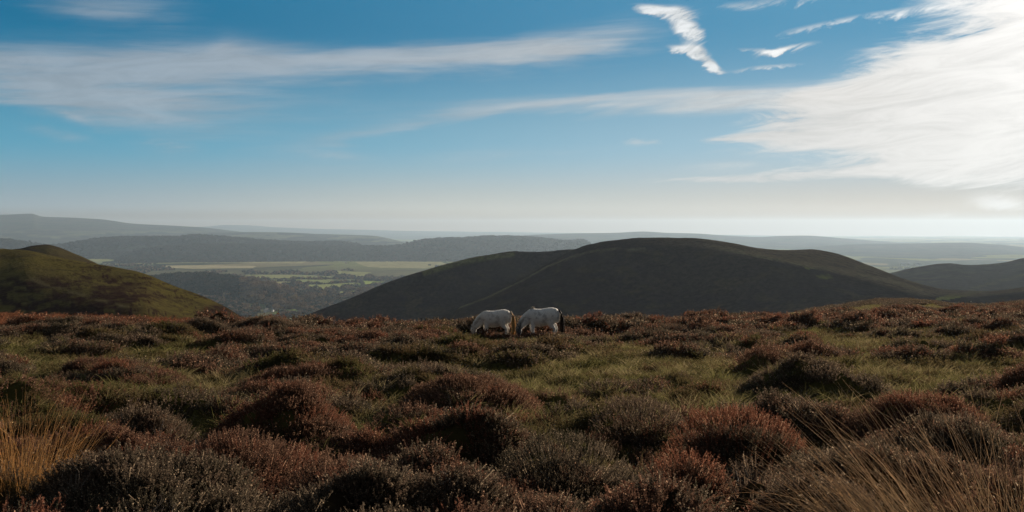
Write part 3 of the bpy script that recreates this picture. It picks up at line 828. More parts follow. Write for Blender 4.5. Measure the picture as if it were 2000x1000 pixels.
loft('hill', [offs(sk, 70, 420), offs(sk, 12, 120), sk, sh, ft, bt], [mainmat], 620, 16, 0.9, 0.02, 8,
     (('path', lambda x, y: 1.0 * (1 - sstep(dist_line(x, y, pathl) + 4 * (fbm(x * .05, y * .05, 3, 1) - .5), 1.5, 5.5)) * sstep(x, 1360, 1460) + 0.8 * (1 - sstep(dist_line(x, y, [(1768, 547), (1790, 553), (1802, 555)]), .5, 1.8)) + .30 * (1 - sstep(dist_line(x, y, [(870, 611), (950, 582), (1020, 548), (1070, 520), (1130, 497), (1180, 487), (1260, 486)]), .5, 3.0))),
      ('green', lambda x, y: np.maximum(in_poly(x, y, [(1822, 585), (1855, 574), (1900, 568), (1940, 565), (1900, 576), (1850, 586)]) * 1.0, 0.75 * (1 - sstep(np.hypot((x - 1610) / 16, (y - 541) / 4), 0.6, 1.3)) + .7 * (1 - sstep(np.hypot((x - 1580) / 10, (y - 523) / 2), 0.6, 1.3)) + 0.8 * (1 - sstep(np.hypot((x - 1700) / 25, (y - 520) / 6), 0.4, 1.3)) + .6 * (1 - sstep(dist_line(x, y, [(1920, 568), (1960, 562), (2010, 553)]), 1, 5)))),
      ('brown', lambda x, y: 0.9 * sstep(x, 1150, 1500) * sstep(-(y - np.interp(x, [1150, 1350, 1500, 1600, 1700, 1800, 1900, 2000], [478, 480, 506, 526, 550, 578, 580, 570])), -4, 4))), 0.30, 0.15)  # sunlight on the shoulder above the path, painted as lighter brown cover
# right hand hills behind it
rm = land_mat('far_moor_cover', ((0.125, 0.105, 0.080), (0.105, 0.085, 0.068), (0.150, 0.125, 0.080)), 0.006, (('path', (0.26, 0.23, 0.12)),), 1.5, 0.08, grain=0.25, gscale=0.08)
sk = [(1640, 570, 1650), (1700, 545, 1700), (1750, 531, 1750), (1790, 523, 1780), (1850, 515.5, 1800), (1890, 519, 1800), (1950, 515, 1820), (2000, 504, 1850), (2100, 485, 1880), (2250, 470, 1900)]
loft('hill', [offs(sk, 60, 500), offs(sk, 14, 150), sk, [(a, b + 14, c - 130) for a, b, c in sk], [(a, 580, 1300) for a, b, c in sk], [(a, 680, 1050) for a, b, c in sk]], [rm], 260, 14, 2.0, 0.008, 5,
     (('path', lambda x, y: 0.5 * (1 - sstep(dist_line(x, y, [(1870, 575), (1930, 555), (2010, 535)]), 0.5, 4))),), 0.6, 0.06)
# left hills: the near green spur and the pointed one behind
gm = land_mat('grassy_hill_cover', ((0.170, 0.140, 0.045), (0.140, 0.115, 0.045), (0.090, 0.070, 0.034)), 0.03, (('heath', (0.052, 0.030, 0.026)), ('path', (0.20, 0.17, 0.085))), 0.5, 0.7, (1, 1, 1), grain=0.35, gscale=0.9)
sk = [(-260, 455, 400), (-100, 474, 385), (0, 487, 370), (50, 491, 362), (100, 502, 355), (180, 517, 345), (250, 529, 338), (278, 535, 335), (330, 557, 330), (370, 572, 326), (400, 583, 322), (430, 597, 320), (450, 608, 318), (500, 642, 315), (560, 700, 312)]
def heath(x, y):
    b = sstep(y, 532, 552) * (1 - sstep(x, 210, 330)) * 0.95
    s1 = (1 - sstep(np.hypot((x - 260) / 75, (y - 582) / 10), 0.5, 1.2)) * 0.8
    s2 = sstep(x - 395 + (y - 590) * 1.2, 0, 40) * sstep(y, 588, 600)
    n = fbm(x * 0.035 + y * 0.02, y * 0.14, 4, 4); n2 = fbm(x * 0.10, y * 0.35, 4, 7)
    spots = sstep(n2, 0.60, 0.66) * 0.8 * sstep(x, 60, 200)
    return np.clip((b + s1) * sstep(n, 0.33, 0.50) + spots + s2 * 0.9, 0, 1)
loft('hill', [offs(sk, 60, 180), offs(sk, 10, 60), sk, [(a, b + 26, c - 45) for a, b, c in sk], [(a, max(b + 75, 600), c - 115) for a, b, c in sk], [(a, 760, 170) for a, b, c in sk]], [gm], 520, 16, 0.8, 0.03, 2,
     (('heath', heath), ('path', lambda x, y: 0.8 * (1 - sstep(dist_line(x, y, [(60, 545), (120, 565), (190, 585), (250, 600)]) + 5 * (fbm(x * .05, y * .1, 3, 2) - .5), 1, 5)) * sstep(fbm(x * .06, y * .2, 3, 5), .4, .55))), 0.10, 0.35)
pm = land_mat('pointed_hill_cover', ((0.105, 0.085, 0.034), (0.060, 0.044, 0.032), (0.085, 0.065, 0.040)), 0.015, (('heath', (0.055, 0.040, 0.034)),), 0.8, 0.3, grain=0.25, gscale=0.4)
sk = [(-200, 505, 640), (-60, 494, 660), (0, 489, 680), (40, 485, 690), (60, 480, 695), (88, 477, 700), (110, 481, 700), (150, 497, 700), (200, 520, 700), (240, 540, 700), (330, 590, 700)]
loft('hill', [offs(sk, 50, 240), offs(sk, 12, 90), sk, [(a, b + 25, c - 70) for a, b, c in sk], [(a, b + 140, 500) for a, b, c in sk]], [pm], 260, 14, 0.8, 0.02, 6,
     (('heath', lambda x, y: 0.9 * (1 - sstep(np.hypot((x - 45) / 38, (y - 492) / 7), 0.5, 1.3))),), 0.2, 0.15)
# knoll of the moor beyond the near crest on the right
sk = [(1480, 640, 130), (1560, 615, 132), (1650, 600, 135), (1740, 588.5, 138), (1800, 591, 138), (1850, 597, 138), (1920, 599, 138), (2000, 592, 138), (2100, 584, 140), (2250, 575, 145)]
knoll, KV = loft('hill', [offs(sk, 60, 60), offs(sk, 8, 16), sk, [(a, b + 9, c - 14) for a, b, c in sk], [(a, b + 40, c - 45) for a, b, c in sk], [(a, 700, 84) for a, b, c in sk]], [M['soil']], 300, 14, 0.35, 0.12, 4, (('grass', lambda x, y: np.full(x.shape, 0.9)),), 0.10, 0.7)

gk = np.random.default_rng(5)
kf = KV.reshape(-1, 3); kpx = 1000 + kf[:, 0] / kf[:, 1] * F
kidx = gk.choice(np.where((kf[:, 1] > 96) & (kf[:, 1] < 146) & (kpx > 1450) & (kpx < 2120))[0], 7000)
kp = kf[kidx] + np.stack([gk.normal(size=7000) * .4, gk.normal(size=7000) * .5, np.zeros(7000)], -1); kp[:, 2] -= 0.05
kr = np.stack([np.zeros(7000), np.zeros(7000), gk.random(7000) * 6.28], -1)
ksel = fbm(kp[:, 0] * .15, kp[:, 1] * .1, 3, 9) > 0.52
scatter('grass', kp[~ksel], kr[~ksel], gk.uniform(.5, 1.1, (~ksel).sum()), [grass_clump('moor_grass_tuft', M['grass'], 590 + i, 0.6, 120, 0.12, 0.34, 0.02) for i in range(2)])
scatter('grey_heather', kp[ksel], kr[ksel], gk.uniform(.6, 1.5, ksel.sum()), [heather_clump('grey_heather_sprigs', M['heather_grey'], 690 + i, 0.7, 90, 0.12, 0.30, 8, 0.10) for i in range(2)])

# ---- the valley floor, reaching to the horizon
vr = [380.0]
while vr[-1] < 29800: vr.append(vr[-1] * (1.0035 if 2400 < vr[-1] < 12000 else 1.03))
vr = np.array(vr)
va = np.radians(np.concatenate([np.arange(-180, -30, 3.0), np.arange(-30, 30, 0.11), np.arange(30, 181, 3.0)]))
RR, AA = np.meshgrid(vr, va, indexing='ij'); VX, VY = RR * np.sin(AA), RR * np.cos(AA)
def valley_h(x, y):
    r = np.hypot(x, y)
    return VALLEY + (fbm(x / 900, y / 900, 4, 2) - 0.5) * 26 * sstep(r, 2200, 4200)
VZ = valley_h(VX, VY)
FIELDS = [
 ([(482, 536), (570, 535), (655, 539), (652, 544), (532, 545), (475, 542)], 0), ([(480, 547), (569, 545), (569, 549), (530, 551), (512, 549)], 1),
 ([(532, 551.5), (569, 550), (570, 557), (545, 557)], 2), ([(576, 545.5), (697, 545), (700, 550), (625, 555), (576, 554)], 1),
 ([(577, 557), (625, 556.5), (700, 552), (712, 557), (675, 561), (660, 566), (612, 569), (597, 561)], 3), ([(704, 546), (760, 552), (712, 563), (695, 565)], 4),
 ([(655, 529), (725, 532), (712, 540), (695, 540), (660, 534)], 0), ([(165, 503), (240, 503), (290, 511), (300, 516), (215, 517), (180, 509)], 0),
 ([(250, 510), (420, 510), (600, 512), (590, 516), (400, 514), (250, 514)], 2), ([(320, 519), (410, 518), (500, 520), (495, 525), (380, 526), (325, 524)], 5),
 ([(690, 511), (860, 513), (880, 519), (830, 524), (720, 522), (700, 517)], 2), ([(532, 612), (545, 606), (600, 601), (625, 599), (612, 604), (575, 613)], 4),
 ([(445, 582), (470, 584), (505, 590), (503, 593), (470, 588), (446, 585)], 5), ([(470, 592), (520, 594), (522, 604), (480, 600)], 6),
 ([(0, 455), (260, 458), (330, 462), (180, 470), (60, 466), (0, 464)], 6), ([(495, 552), (520, 556), (530, 561), (510, 558)], 5), ([(900, 500), (980, 502), (990, 510), (900, 508)], 2),
 ([(615, 571), (680, 570), (720, 566), (700, 574), (640, 576)], 0),
]
FC = [(0.240, 0.250, 0.100), (0.215, 0.240, 0.095), (0.270, 0.255, 0.120), (0.240, 0.265, 0.095), (0.260, 0.320, 0.085), (0.340, 0.300, 0.170), (0.170, 0.190, 0.085)]
col = np.empty(VX.shape + (4,), np.float32); col[..., 3] = 1
n1 = fbm(VX / 260, VY / 420, 4, 3)[..., None]; n2 = fbm(VX / 90, VY / 150, 3, 8)[..., None]
col[..., :3] = np.array((0.060, 0.060, 0.034)) * (1 - n1) * 1.4 + np.array((0.150, 0.140, 0.070)) * n1 * 1.0
# distant farmland: a patchwork far beyond the named fields
cell = np.floor(VX / 420 + fbm(VX / 800, VY / 800, 2, 5) * 2).astype(int) * 7 + np.floor(VY / 600 + fbm(VX / 700, VY / 900, 2, 6) * 2).astype(int) * 13
cr = _tab[cell & 255, (cell * 5) & 255][..., None]
patch = np.where(cr > 0.62, np.array((0.16, 0.175, 0.060)), np.where(cr > 0.45, np.array((0.19, 0.165, 0.085)), np.array((0.045, 0.055, 0.032))))
farw = sstep(np.hypot(VX, VY), 5200, 6500)[..., None]
col[..., :3] = col[..., :3] * (1 - farw) + patch * farw
VPX = 1000 + VX / np.maximum(VY, 1) * F; VPY = HY - VALLEY / np.maximum(VY, 1) * F
front = VY > 500
for poly, ci in FIELDS:
    ins = in_poly(VPX, VPY, poly) & front
    col[ins, :3] = np.array(FC[ci]) * (0.90 + 0.2 * n2[ins])
vm, N, out = new_mat('valley_farmland')
at = N.n('ShaderNodeAttribute', attribute_name='cover'); g_ = N.n('ShaderNodeNewGeometry')
c = N.mix(1.0, at.outputs['Color'], N.mix(N.ss(N.noise(g_.outputs['Position'], 0.02, 5, 0.7), 0.3, 0.7), (0.78,) * 3, (1.22,) * 3), 'MULTIPLY')
b = N.n('ShaderNodeBsdfDiffuse'); N.l(c, b.inputs[0]); N.l(b.outputs[0], out.inputs[0])
floor = mesh_np('valley', np.stack([VX, VY, VZ], -1).reshape(-1, 3), grid_faces(len(vr), len(va))[:, ::-1], [vm])
ca = floor.data.attributes.new('cover', 'FLOAT_COLOR', 'POINT'); ca.data.foreach_set('color', col.reshape(-1))
tag(floor, kind='structure')

# ---- far ridges
fm = land_mat('wooded_ridge_cover', ((0.045, 0.050, 0.028), (0.060, 0.050, 0.032), (0.040, 0.042, 0.030)), 0.002, (('field', (0.16, 0.17, 0.07)),), 8, 0.02, grain=0.3, gscale=0.015)
dm = land_mat('distant_hill_cover', ((0.075, 0.085, 0.045), (0.095, 0.085, 0.055), (0.055, 0.060, 0.040)), 0.0009, (('field', (0.17, 0.17, 0.08)),), 0, None, grain=0.25, gscale=0.005)
def ridge(sk, foot, Df, mat, back=3000, cols=300, rough=8, rs=0.0008, seed=1, field=None, fine=0, fs=0.01):
    zero = lambda x, y: np.zeros(x.shape)
    return loft('hill', [offs(sk, 40, back), offs(sk, 5, back * 0.3), sk, [(a, b + (foot - b) * 0.35, c - (c - Df) * 0.4) for a, b, c in sk], [(a, foot, Df) for a, b, c in sk], [(a, foot + 12, Df * 0.95) for a, b, c in sk]], [mat], cols, 10, rough, rs, seed, (('field', field or zero),), fine, fs)
# left: dark wooded ridges of the middle distance
skA = [(-200, 462, 8200), (0, 467, 8400), (40, 472, 8400), (90, 480, 8500), (130, 477, 8600), (170, 470, 8700), (210, 465, 8800), (290, 463, 8800), (340, 463, 8800), (385, 459.5, 8800), (450, 464, 8800), (520, 470, 8800), (600, 473, 8800), (660, 472, 8800), (690, 476, 8800), (715, 484, 8800), (760, 500, 8800)]
rA, VA = ridge(skA, 505, 7650, fm, seed=11, rough=6, fine=3, field=lambda x, y: 0.5 * (1 - sstep(np.hypot((x - 440) / 28, (y - 475) / 3), .6, 1.3)) + .5 * (1 - sstep(np.hypot((x - 290) / 60, (y - 484) / 4), .6, 1.3)) * .6)
skB = [(200, 515, 7000), (250, 497, 7000), (320, 483, 7000), (380, 479, 7000), (450, 478, 7000), (560, 480, 7000), (700, 482, 7000), (760, 482, 7000), (800, 476, 7100), (830, 469.5, 7200), (900, 466, 7300), (960, 463, 7400), (1000, 463, 7400), (1040, 465, 7400), (1075, 469, 7400), (1110, 472, 7300), (1135, 470, 7300), (1150, 478, 7200), (1180, 492, 7200), (1240, 510, 7200)]
skB = offs(skB, 0, 900)
rB, VB = ridge(skB, 512, 6850, fm, back=1500, seed=12, rough=5, fine=3, cols=420, field=lambda x, y: 0.35 * sstep(x, 1040, 1080) * sstep(fbm(x * .03, y * .3, 3, 4), .5, .62))
# long hill on the left horizon
skC = [(-300, 428, 16500), (-100, 423, 16500), (0, 420.5, 16500), (40, 419, 16500), (62, 418.5, 16500), (82, 424, 16500), (140, 426, 16500), (200, 429.5, 16500), (260, 437.5, 16500), (330, 441, 16500), (400, 445, 16500), (460, 452, 16500), (520, 458, 16500), (600, 468, 16500)]
ridge(skC, 470, 12500, dm, back=5000, seed=13, rough=14, rs=0.0004, field=lambda x, y: sstep(y, 446, 458) * sstep(fbm(x * .02, y * .2, 3, 2), .5, .6))
skD = [(360, 466, 13500), (420, 455, 13500), (500, 454, 13500), (560, 455, 13500), (620, 457.5, 13500), (680, 459, 13500), (730, 461, 13500), (760, 466, 13500), (800, 476, 13500)]
ridge(skD, 474, 11500, dm, seed=14, rough=8, rs=0.0006, field=lambda x, y: sstep(fbm(x * .02, y * .2, 3, 6), .5, .6))
skE = [(300, 446, 27000), (400, 443.5, 27000), (440, 440.5, 27000), (480, 441, 27000), (540, 445, 27000), (700, 449, 27000), (800, 451, 27000), (900, 452, 27000), (1050, 454, 27000), (1300, 457, 27000), (1600, 462, 27000), (1900, 466, 27000), (2300, 468, 27000)]
ridge(skE, 468, 21000, dm, back=2500, seed=15, rough=20, rs=0.0003)
skF = [(980, 466, 14000), (1040, 460, 14500), (1130, 457, 14500), (1200, 456, 14500), (1255, 453.5, 14500), (1300, 455.5, 14500), (1360, 457, 14500), (1420, 461, 14500), (1480, 463.5, 14500), (1530, 461.5, 14500), (1570, 461, 14500), (1650, 466.5, 14500), (1720, 472, 14500), (1800, 480, 14500), (1900, 492, 14500)]
ridge(skF, 500, 9500, dm, seed=16, rough=8, rs=0.0006)
skG = [(1500, 492, 10500), (1600, 481, 11000), (1700, 476.5, 11000), (1800, 475.5, 11000), (1880, 474.5, 11000), (1950, 478, 11000), (2010, 484, 11000), (2100, 490, 11000), (2300, 494, 11000)]
ridge(skG, 515, 7000, dm, seed=17, rough=8, rs=0.0006)
skH = [(1800, 480, 18000), (1880, 471, 18000), (1960, 471, 18000), (2050, 469, 18000), (2300, 465, 18000)]
ridge(skH, 490, 13000, dm, seed=18, rough=10, rs=0.0005)
# wooded bank rising from the near end of the valley
skW = [(250, 552, 3650), (300, 545, 3700), (350, 540, 3700), (400, 540, 3650), (462, 548, 3550), (500, 556, 3450), (540, 566, 3350), (570, 577, 3250), (590, 590, 3150), (605, 603, 3050)]
wf = lambda a: float(np.interp(a, [250, 440, 520, 560, 605], [574, 579, 592, 601, 608]))
wood_soil = land_mat('wooded_bank_soil', ((0.040, 0.035, 0.022), (0.050, 0.040, 0.024), (0.035, 0.034, 0.020)), 0.01)
rW, VW = loft('hill', [offs(skW, 30, 700), offs(skW, 6, 200), skW, [(a, b + 14, c - 150) for a, b, c in skW], [(a, wf(a), 236 * F / (wf(a) - HY) - 20) for a, b, c in skW], [(a, wf(a) + 8, 242 * F / (wf(a) + 2 - HY) - 60) for a, b, c in skW]], [wood_soil], 200, 8, 3, 0.01, 6)

# ------------------------------------------------------------------ trees of the valley
def crown_np(seed, w, h, broad=True, n=260, leaf=1.0):
    """a crown of many small leaf clumps spread through an uneven volume"""
    g = np.random.default_rng(seed); acc = Acc()
    lobes = [(g.normal() * w * 0.20, g.normal() * w * 0.20, h * g.uniform(0.35, 0.80), w * g.uniform(0.22, 0.36)) for _ in range(9)] if broad else \
            [(g.normal() * w * 0.04, g.normal() * w * 0.04, h * t, w * (0.50 - 0.44 * t)) for t in np.linspace(0.12, 0.95, 8)]
    for i in range(n):
        lx, ly, lz, lr = lobes[i % len(lobes)]
        d = unit(g.normal(size=3)); rr_ = lr * g.uniform(0.75, 1.08)
        c = np.array([lx, ly, lz]) + d * rr_ * np.array([1, 1, 0.85 if broad else 0.9])
        nrm = unit(d + g.normal(size=3) * 0.22); u = unit(np.cross(nrm, g.normal(size=3))); v = np.cross(nrm, u)
        s_ = leaf * g.uniform(0.6, 1.3)
        k = 5; an = np.arange(k) / k * 6.283 + g.random()
        pts = c + (u * np.cos(an)[:, None] + v * np.sin(an)[:, None]) * (s_ * g.uniform(0.6, 1.15, k))[:, None] + nrm * (g.normal(size=k) * 0.15 * s_)[:, None]
        acc.quad(pts[:4]); acc.quad(pts[[0, 3, 4, 0]] if False else np.array([pts[0], pts[3], pts[4], (pts[0] + pts[4]) / 2]))
    return acc
def trunk_acc(seed, w, h, broad=True):
    g = np.random.default_rng(seed); acc = Acc()
    acc.tube([(0, 0, -1), (0.1, 0, h * 0.3), (0, 0.1, h * 0.7)], [w * 0.045, w * 0.03, w * 0.012], 6)
    if broad:
        for i in range(6):
            a = i * 1.05 + g.random(); z = h * g.uniform(0.2, 0.45)
            acc.tube([(0, 0, z), (math.cos(a) * w * 0.15, math.sin(a) * w * 0.15, z + h * 0.15), (math.cos(a) * w * 0.32, math.sin(a) * w * 0.32, z + h * 0.30)], [w * 0.02, w * 0.012, w * 0.004], 4)
    return acc
M['leaf_rust'] = leaf_mat('autumn_leaves', ((0.190, 0.125, 0.075), (0.120, 0.088, 0.058), (0.260, 0.175, 0.100)), 0.02, 0.08, 0.3)
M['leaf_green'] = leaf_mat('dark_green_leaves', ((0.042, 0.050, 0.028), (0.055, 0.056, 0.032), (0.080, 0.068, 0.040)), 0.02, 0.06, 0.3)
M['leaf_gold'] = leaf_mat('golden_leaves', ((0.230, 0.150, 0.055), (0.190, 0.120, 0.050), (0.260, 0.180, 0.070)), 0.02, 0.3, 0.3)
M['leaf_fir'] = leaf_mat('conifer_needles', ((0.030, 0.042, 0.024), (0.038, 0.046, 0.026), (0.045, 0.050, 0.030)), 0.02, 0.1, 0.3)
protos = {}
def tree_proto(kind, seed, w, h, leafm, broad):
    c_ = crown_np(seed, w, h, broad, 300, w * 0.085); v, f = c_.arrays()
    cm = mesh_np('crown', v, f, [leafm], smooth=False, link=False)
    v, f = trunk_acc(seed, w, h, broad).arrays(); tm = mesh_np('trunk', v, f, [M['stem']], link=False)
    protos.setdefault(kind, []).append((cm.data, tm.data, h))
for i in range(3):
    tree_proto('rust', 20 + i, 15, 15, M['leaf_rust'], True); tree_proto('green', 30 + i, 14, 13, M['leaf_green'], True); tree_proto('gold', 40 + i, 11, 12, M['leaf_gold'], True)
tree_proto('fir', 50, 7, 17, M['leaf_fir'], False); tree_proto('fir', 51, 6, 15, M['leaf_fir'], False)
def tree(kind, x, y, z, s, label, group=None, name=None, g=random):
    cd, td, h = protos[kind][g.randrange(len(protos[kind]))]
    nm = name or ('conifer_tree' if kind == 'fir' else 'broadleaf_tree')
    root = bpy.data.objects.new(nm, None); scene.collection.objects.link(root)
    root.location = (x, y, z); root.rotation_euler = (0, 0, g.random() * 6.28); root.scale = (s * g.uniform(0.9, 1.15), s * g.uniform(0.9, 1.15), s)
    tag(root, label, 'tree', group)
    for n_, d_ in (('crown', cd), ('trunk', td)):
        o = bpy.data.objects.new(n_, d_); scene.collection.objects.link(o); o.parent = root
    return root
def vground(px, py):
    D = -VALLEY / ((py - HY) / F)
    for _ in range(5):
        z = float(valley_h(np.array((px - 1000) / F * D), np.array(D))); D = -z / ((py - HY) / F)
    return (px - 1000) / F * D, D, z
def vtree(kind, px, py, s, label, group=None):
    x, y, z = vground(px, py); return tree(kind, x, y, z, s, label, group)
# singled out trees
vtree('green', 615, 566, 1.5, 'lone spreading tree standing in the middle of the green field in the valley')
vtree('green', 526, 549.5, 1.35, 'round dark tree at the left end of the hedge between the green fields')
vtree('rust', 447, 582, 1.6, 'orange brown tree at the left end of the pale strip below the wooded bank')
vtree('rust', 455, 577, 1.4, 'taller tree just behind the orange brown one by the pale strip')
vtree('rust', 539, 607, 1.55, 'rounded russet tree just right of the small white house')
vtree('gold', 550, 606, 0.9, 'small golden tree on the left end of the lowest green field')
vtree('gold', 561, 604.5, 0.8, 'small yellow tree by the upper edge of the lowest green field')
vtree('rust', 586, 607, 1.0, 'brown tree standing in the lowest green field')
vtree('fir', 561, 559, 1.1, 'dark pointed conifer at the top of the wooded bank, left of the field boundary')
for px in (583.5, 589, 594): vtree('fir', px, 562, 1.0, 'dark conifer in the little row of three at the foot of the green field', 'three conifers at the field corner')
for px, py, s in ((651, 566, 1.5), (657, 567, 1.2), (663, 568, 1.1), (670, 569, 1.1), (676, 568, .9)): vtree('green', px, py, s, 'dark tree in the clump at the right foot of the green fields', 'clump of dark trees at the field edge')
# trees on the lit end of the wooded bank, largest in the photograph
def near_row(V, n, sel, g):
    flat = V.reshape(-1, 3); PX = 1000 + flat[:, 0] / flat[:, 1] * F; PY = HY - flat[:, 2] / flat[:, 1] * F
    idx = np.where(sel(PX, PY, flat))[0]
    pick = g.choice(idx, size=n); jit = g.normal(size=(n, 2)) * 6
    out = flat[pick].copy(); out[:, :2] += jit; return out
g = np.random.default_rng(9)
for p in near_row(VW, 100, lambda a, b, f: (a > 480) & (a < 610) & (f[:, 1] < 3560) & (b > a * 0.30 + 400) & (b < 612), g):
    tree('rust' if g.random() < 0.8 else 'gold', p[0], p[1], p[2] - 1.0, g.uniform(1.1, 1.9), 'russet autumn tree among close packed crowns on the lit end of the wooded bank', 'russet trees on the lit end of the wooded bank')
for i in range(60):
    px = g.uniform(600, 760); py = 575 + g.random() * 22 - (px - 600) * 0.06
    vtree('rust' if g.random() < .5 else 'green', px, py, g.uniform(1.0, 1.6), 'tree in the belt between the green fields and the dark hill', 'belt of trees between fields and dark hill')
for i in range(45):
    px = g.uniform(400, 508); py = g.uniform(590, 612)
    vtree('green' if g.random() < .6 else 'rust', px, py, g.uniform(0.7, 1.2), 'tree in the shaded valley bottom left of the white house', 'trees in the shaded valley bottom')
for i in range(30):
    px = g.uniform(548, 640); py = g.uniform(613, 620)
    vtree('green' if g.random() < .5 else 'rust', px, py, g.uniform(0.6, 1.0), 'tree in the thicket below the lowest green field', 'trees below the lowest green field')

# hedges round the green fields, each a bumpy strip of bushes
def hedge(pts, label, h=5.5, w=5.0, seed=0):
    g = np.random.default_rng(seed); acc = Acc(); P3 = [np.array(vground(*p)) for p in pts]
    for a, b in zip(P3[:-1], P3[1:]):
        L = np.linalg.norm(b - a); n = int(L / 2.2)
        for i in range(n):
            c = a + (b - a) * (i + g.random()) / n; hh = h * g.uniform(0.6, 1.3) * (1.9 if g.random() < 0.06 else 1)
            for k in range(5):
                q = c + np.array([g.normal() * w * .35, g.normal() * w * .35, g.uniform(0.1, 1) * hh]); nr = unit(g.normal(size=3)); u = unit(np.cross(nr, g.normal(size=3))); v = np.cross(nr, u); s_ = g.uniform(1.0, 2.2)
                acc.quad(np.array([q - u * s_, q - v * s_, q + u * s_, q + v * s_]))
    o = acc.build('hedge', M['leaf_green']); tag(o, label, 'hedge', 'hedges round the valley fields')
hedge([(575, 544.5), (697, 544)], 'long straight dark hedge along the top of the widest green field', seed=1)
hedge([(575, 556), (625, 556), (700, 551)], 'dark hedge along the foot of the widest green field', seed=2)
hedge([(529, 551), (569, 549)], 'short hedge running right from the round dark tree', seed=3)
hedge([(572.5, 545), (573, 560)], 'thick tall hedge running downhill between the green fields', h=10, w=9, seed=4)
hedge([(699, 545), (711, 560)], 'slanting hedge at the right end of the widest green field', h=9, w=10, seed=5)
hedge([(485, 546), (650, 545)], 'thin hedge under the topmost strip of field', seed=6)
hedge([(675, 563), (745, 554)], 'broken hedge below the brightest green field', h=4, seed=7)

# woodland too dense to count: leafy crowns over the banks and ridges
def low_crown(name, mat, seed, w, h, n=60):
    c_ = crown_np(seed, w, h, True, n, w * 0.16); v, f = c_.arrays(); return mesh_np(name, v, f, [mat], smooth=False, link=False)
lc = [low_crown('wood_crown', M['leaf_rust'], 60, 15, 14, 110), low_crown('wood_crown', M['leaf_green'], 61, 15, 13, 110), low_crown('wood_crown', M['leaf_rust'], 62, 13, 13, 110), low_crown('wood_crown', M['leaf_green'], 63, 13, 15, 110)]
def wood(pts, smin, smax, g, variants=lc):
    n = len(pts)
    return scatter('woodland', pts, np.stack([np.zeros(n), np.zeros(n), g.random(n) * 6.28], -1), g.uniform(smin, smax, n), variants)
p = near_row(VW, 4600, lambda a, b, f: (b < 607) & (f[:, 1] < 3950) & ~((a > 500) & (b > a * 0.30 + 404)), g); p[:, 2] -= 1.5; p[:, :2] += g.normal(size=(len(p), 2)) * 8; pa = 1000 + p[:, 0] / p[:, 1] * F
wood(p[pa < 470], 0.7, 1.25, g, [lc[1], lc[3]]); wood(p[pa >= 470], 0.7, 1.25, g, [lc[0], lc[2]])  # left flank's shade put into dark leaf colour, lit right end into russet
# valley floor woods outside the fields
n = 26000; a = g.uniform(-26, 8, n); r = 2700 * (7000 / 2700) ** (g.random(n) ** 0.8); x, y = r * np.sin(np.radians(a)), r * np.cos(np.radians(a))
px = 1000 + x / y * F; py = HY - VALLEY / y * F
dens = fbm(x / 330, y / 700, 4, 12)
keep = (dens > np.where(y > 5200, 0.555, np.where(y > 4000, 0.53, 0.44))) & ((g.random(n) < 0.85))
strag = (fbm(x / 70, y / 260, 3, 17) > 0.63) & (py < 526)
for poly, ci in FIELDS: keep &= ~(in_poly(px, py, poly) & ~strag)
keep &= ~((px > 506) & (px < 546) & (py > 603))
x, y = x[keep], y[keep]
wood(np.stack([x, y, valley_h(x, y) - 1], -1), 0.6, 1.15, g)
# the wooded ridges beyond, with their ragged tree tops
M['leaf_far'] = leaf_mat('ridge_tree_leaves', ((0.052, 0.054, 0.032), (0.064, 0.056, 0.036), (0.075, 0.062, 0.040)), 0.003, 0.2, 0.15)
big = [low_crown('far_wood_crown', M['leaf_far'], 70 + i, 26, 20, 110) for i in range(4)]
p = near_row(VB, 9000, lambda a, b, f: (a > 230) & (a < 1170) & (f[:, 1] < 8600), g); p[:, :2] += g.normal(size=(len(p), 2)) * 16; p[:, 2] -= 6; wood(p, 0.45, 0.85, g, big)
p = near_row(VA, 8000, lambda a, b, f: (a > -60) & (a < 740) & (f[:, 1] < 9300), g); p[:, :2] += g.normal(size=(len(p), 2)) * 20; p[:, 2] -= 8; wood(p, 0.45, 0.85, g, big)
# a row of trees and pale roofs far off on the right plain
for px in np.linspace(1738, 1802, 12):
    vtree('green', float(px + g.normal() * 1.5), 526.5, g.uniform(0.8, 1.5), 'dark tree in the far row seen beyond the right foot of the big hill', 'far row of trees on the right plain')

# ------------------------------------------------------------------ houses
M['lime'] = plain_mat('white_limewash', (0.78, 0.76, 0.72), 0.85, 0.06, 0.6)
M['slate'] = plain_mat('slate_roof', (0.13, 0.12, 0.125), 0.7, 0.2, 1.2)
M['pane'] = plain_mat('window_glass', (0.03, 0.035, 0.04), 0.15, 0.1)
M['brick'] = plain_mat('chimney_brick', (0.26, 0.12, 0.08), 0.9)
def box(bm, x0, x1, y0, y1, z0, z1):
    m_ = Matrix.Translation(((x0 + x1) / 2, (y0 + y1) / 2, (z0 + z1) / 2)) @ Matrix.Diagonal((x1 - x0, y1 - y0, z1 - z0, 1)); bmesh.ops.create_cube(bm, size=1, matrix=m_)
def bobj(name, fn, mat, parent=None, bevel=0.0, smooth=False):
    bm = bmesh.new(); fn(bm)
    me = bpy.data.meshes.new(name); bm.to_mesh(me); bm.free(); me.materials.append(mat)
    for p_ in me.polygons: p_.use_smooth = smooth
    o = bpy.data.objects.new(name, me); scene.collection.objects.link(o); o.parent = parent
    return o
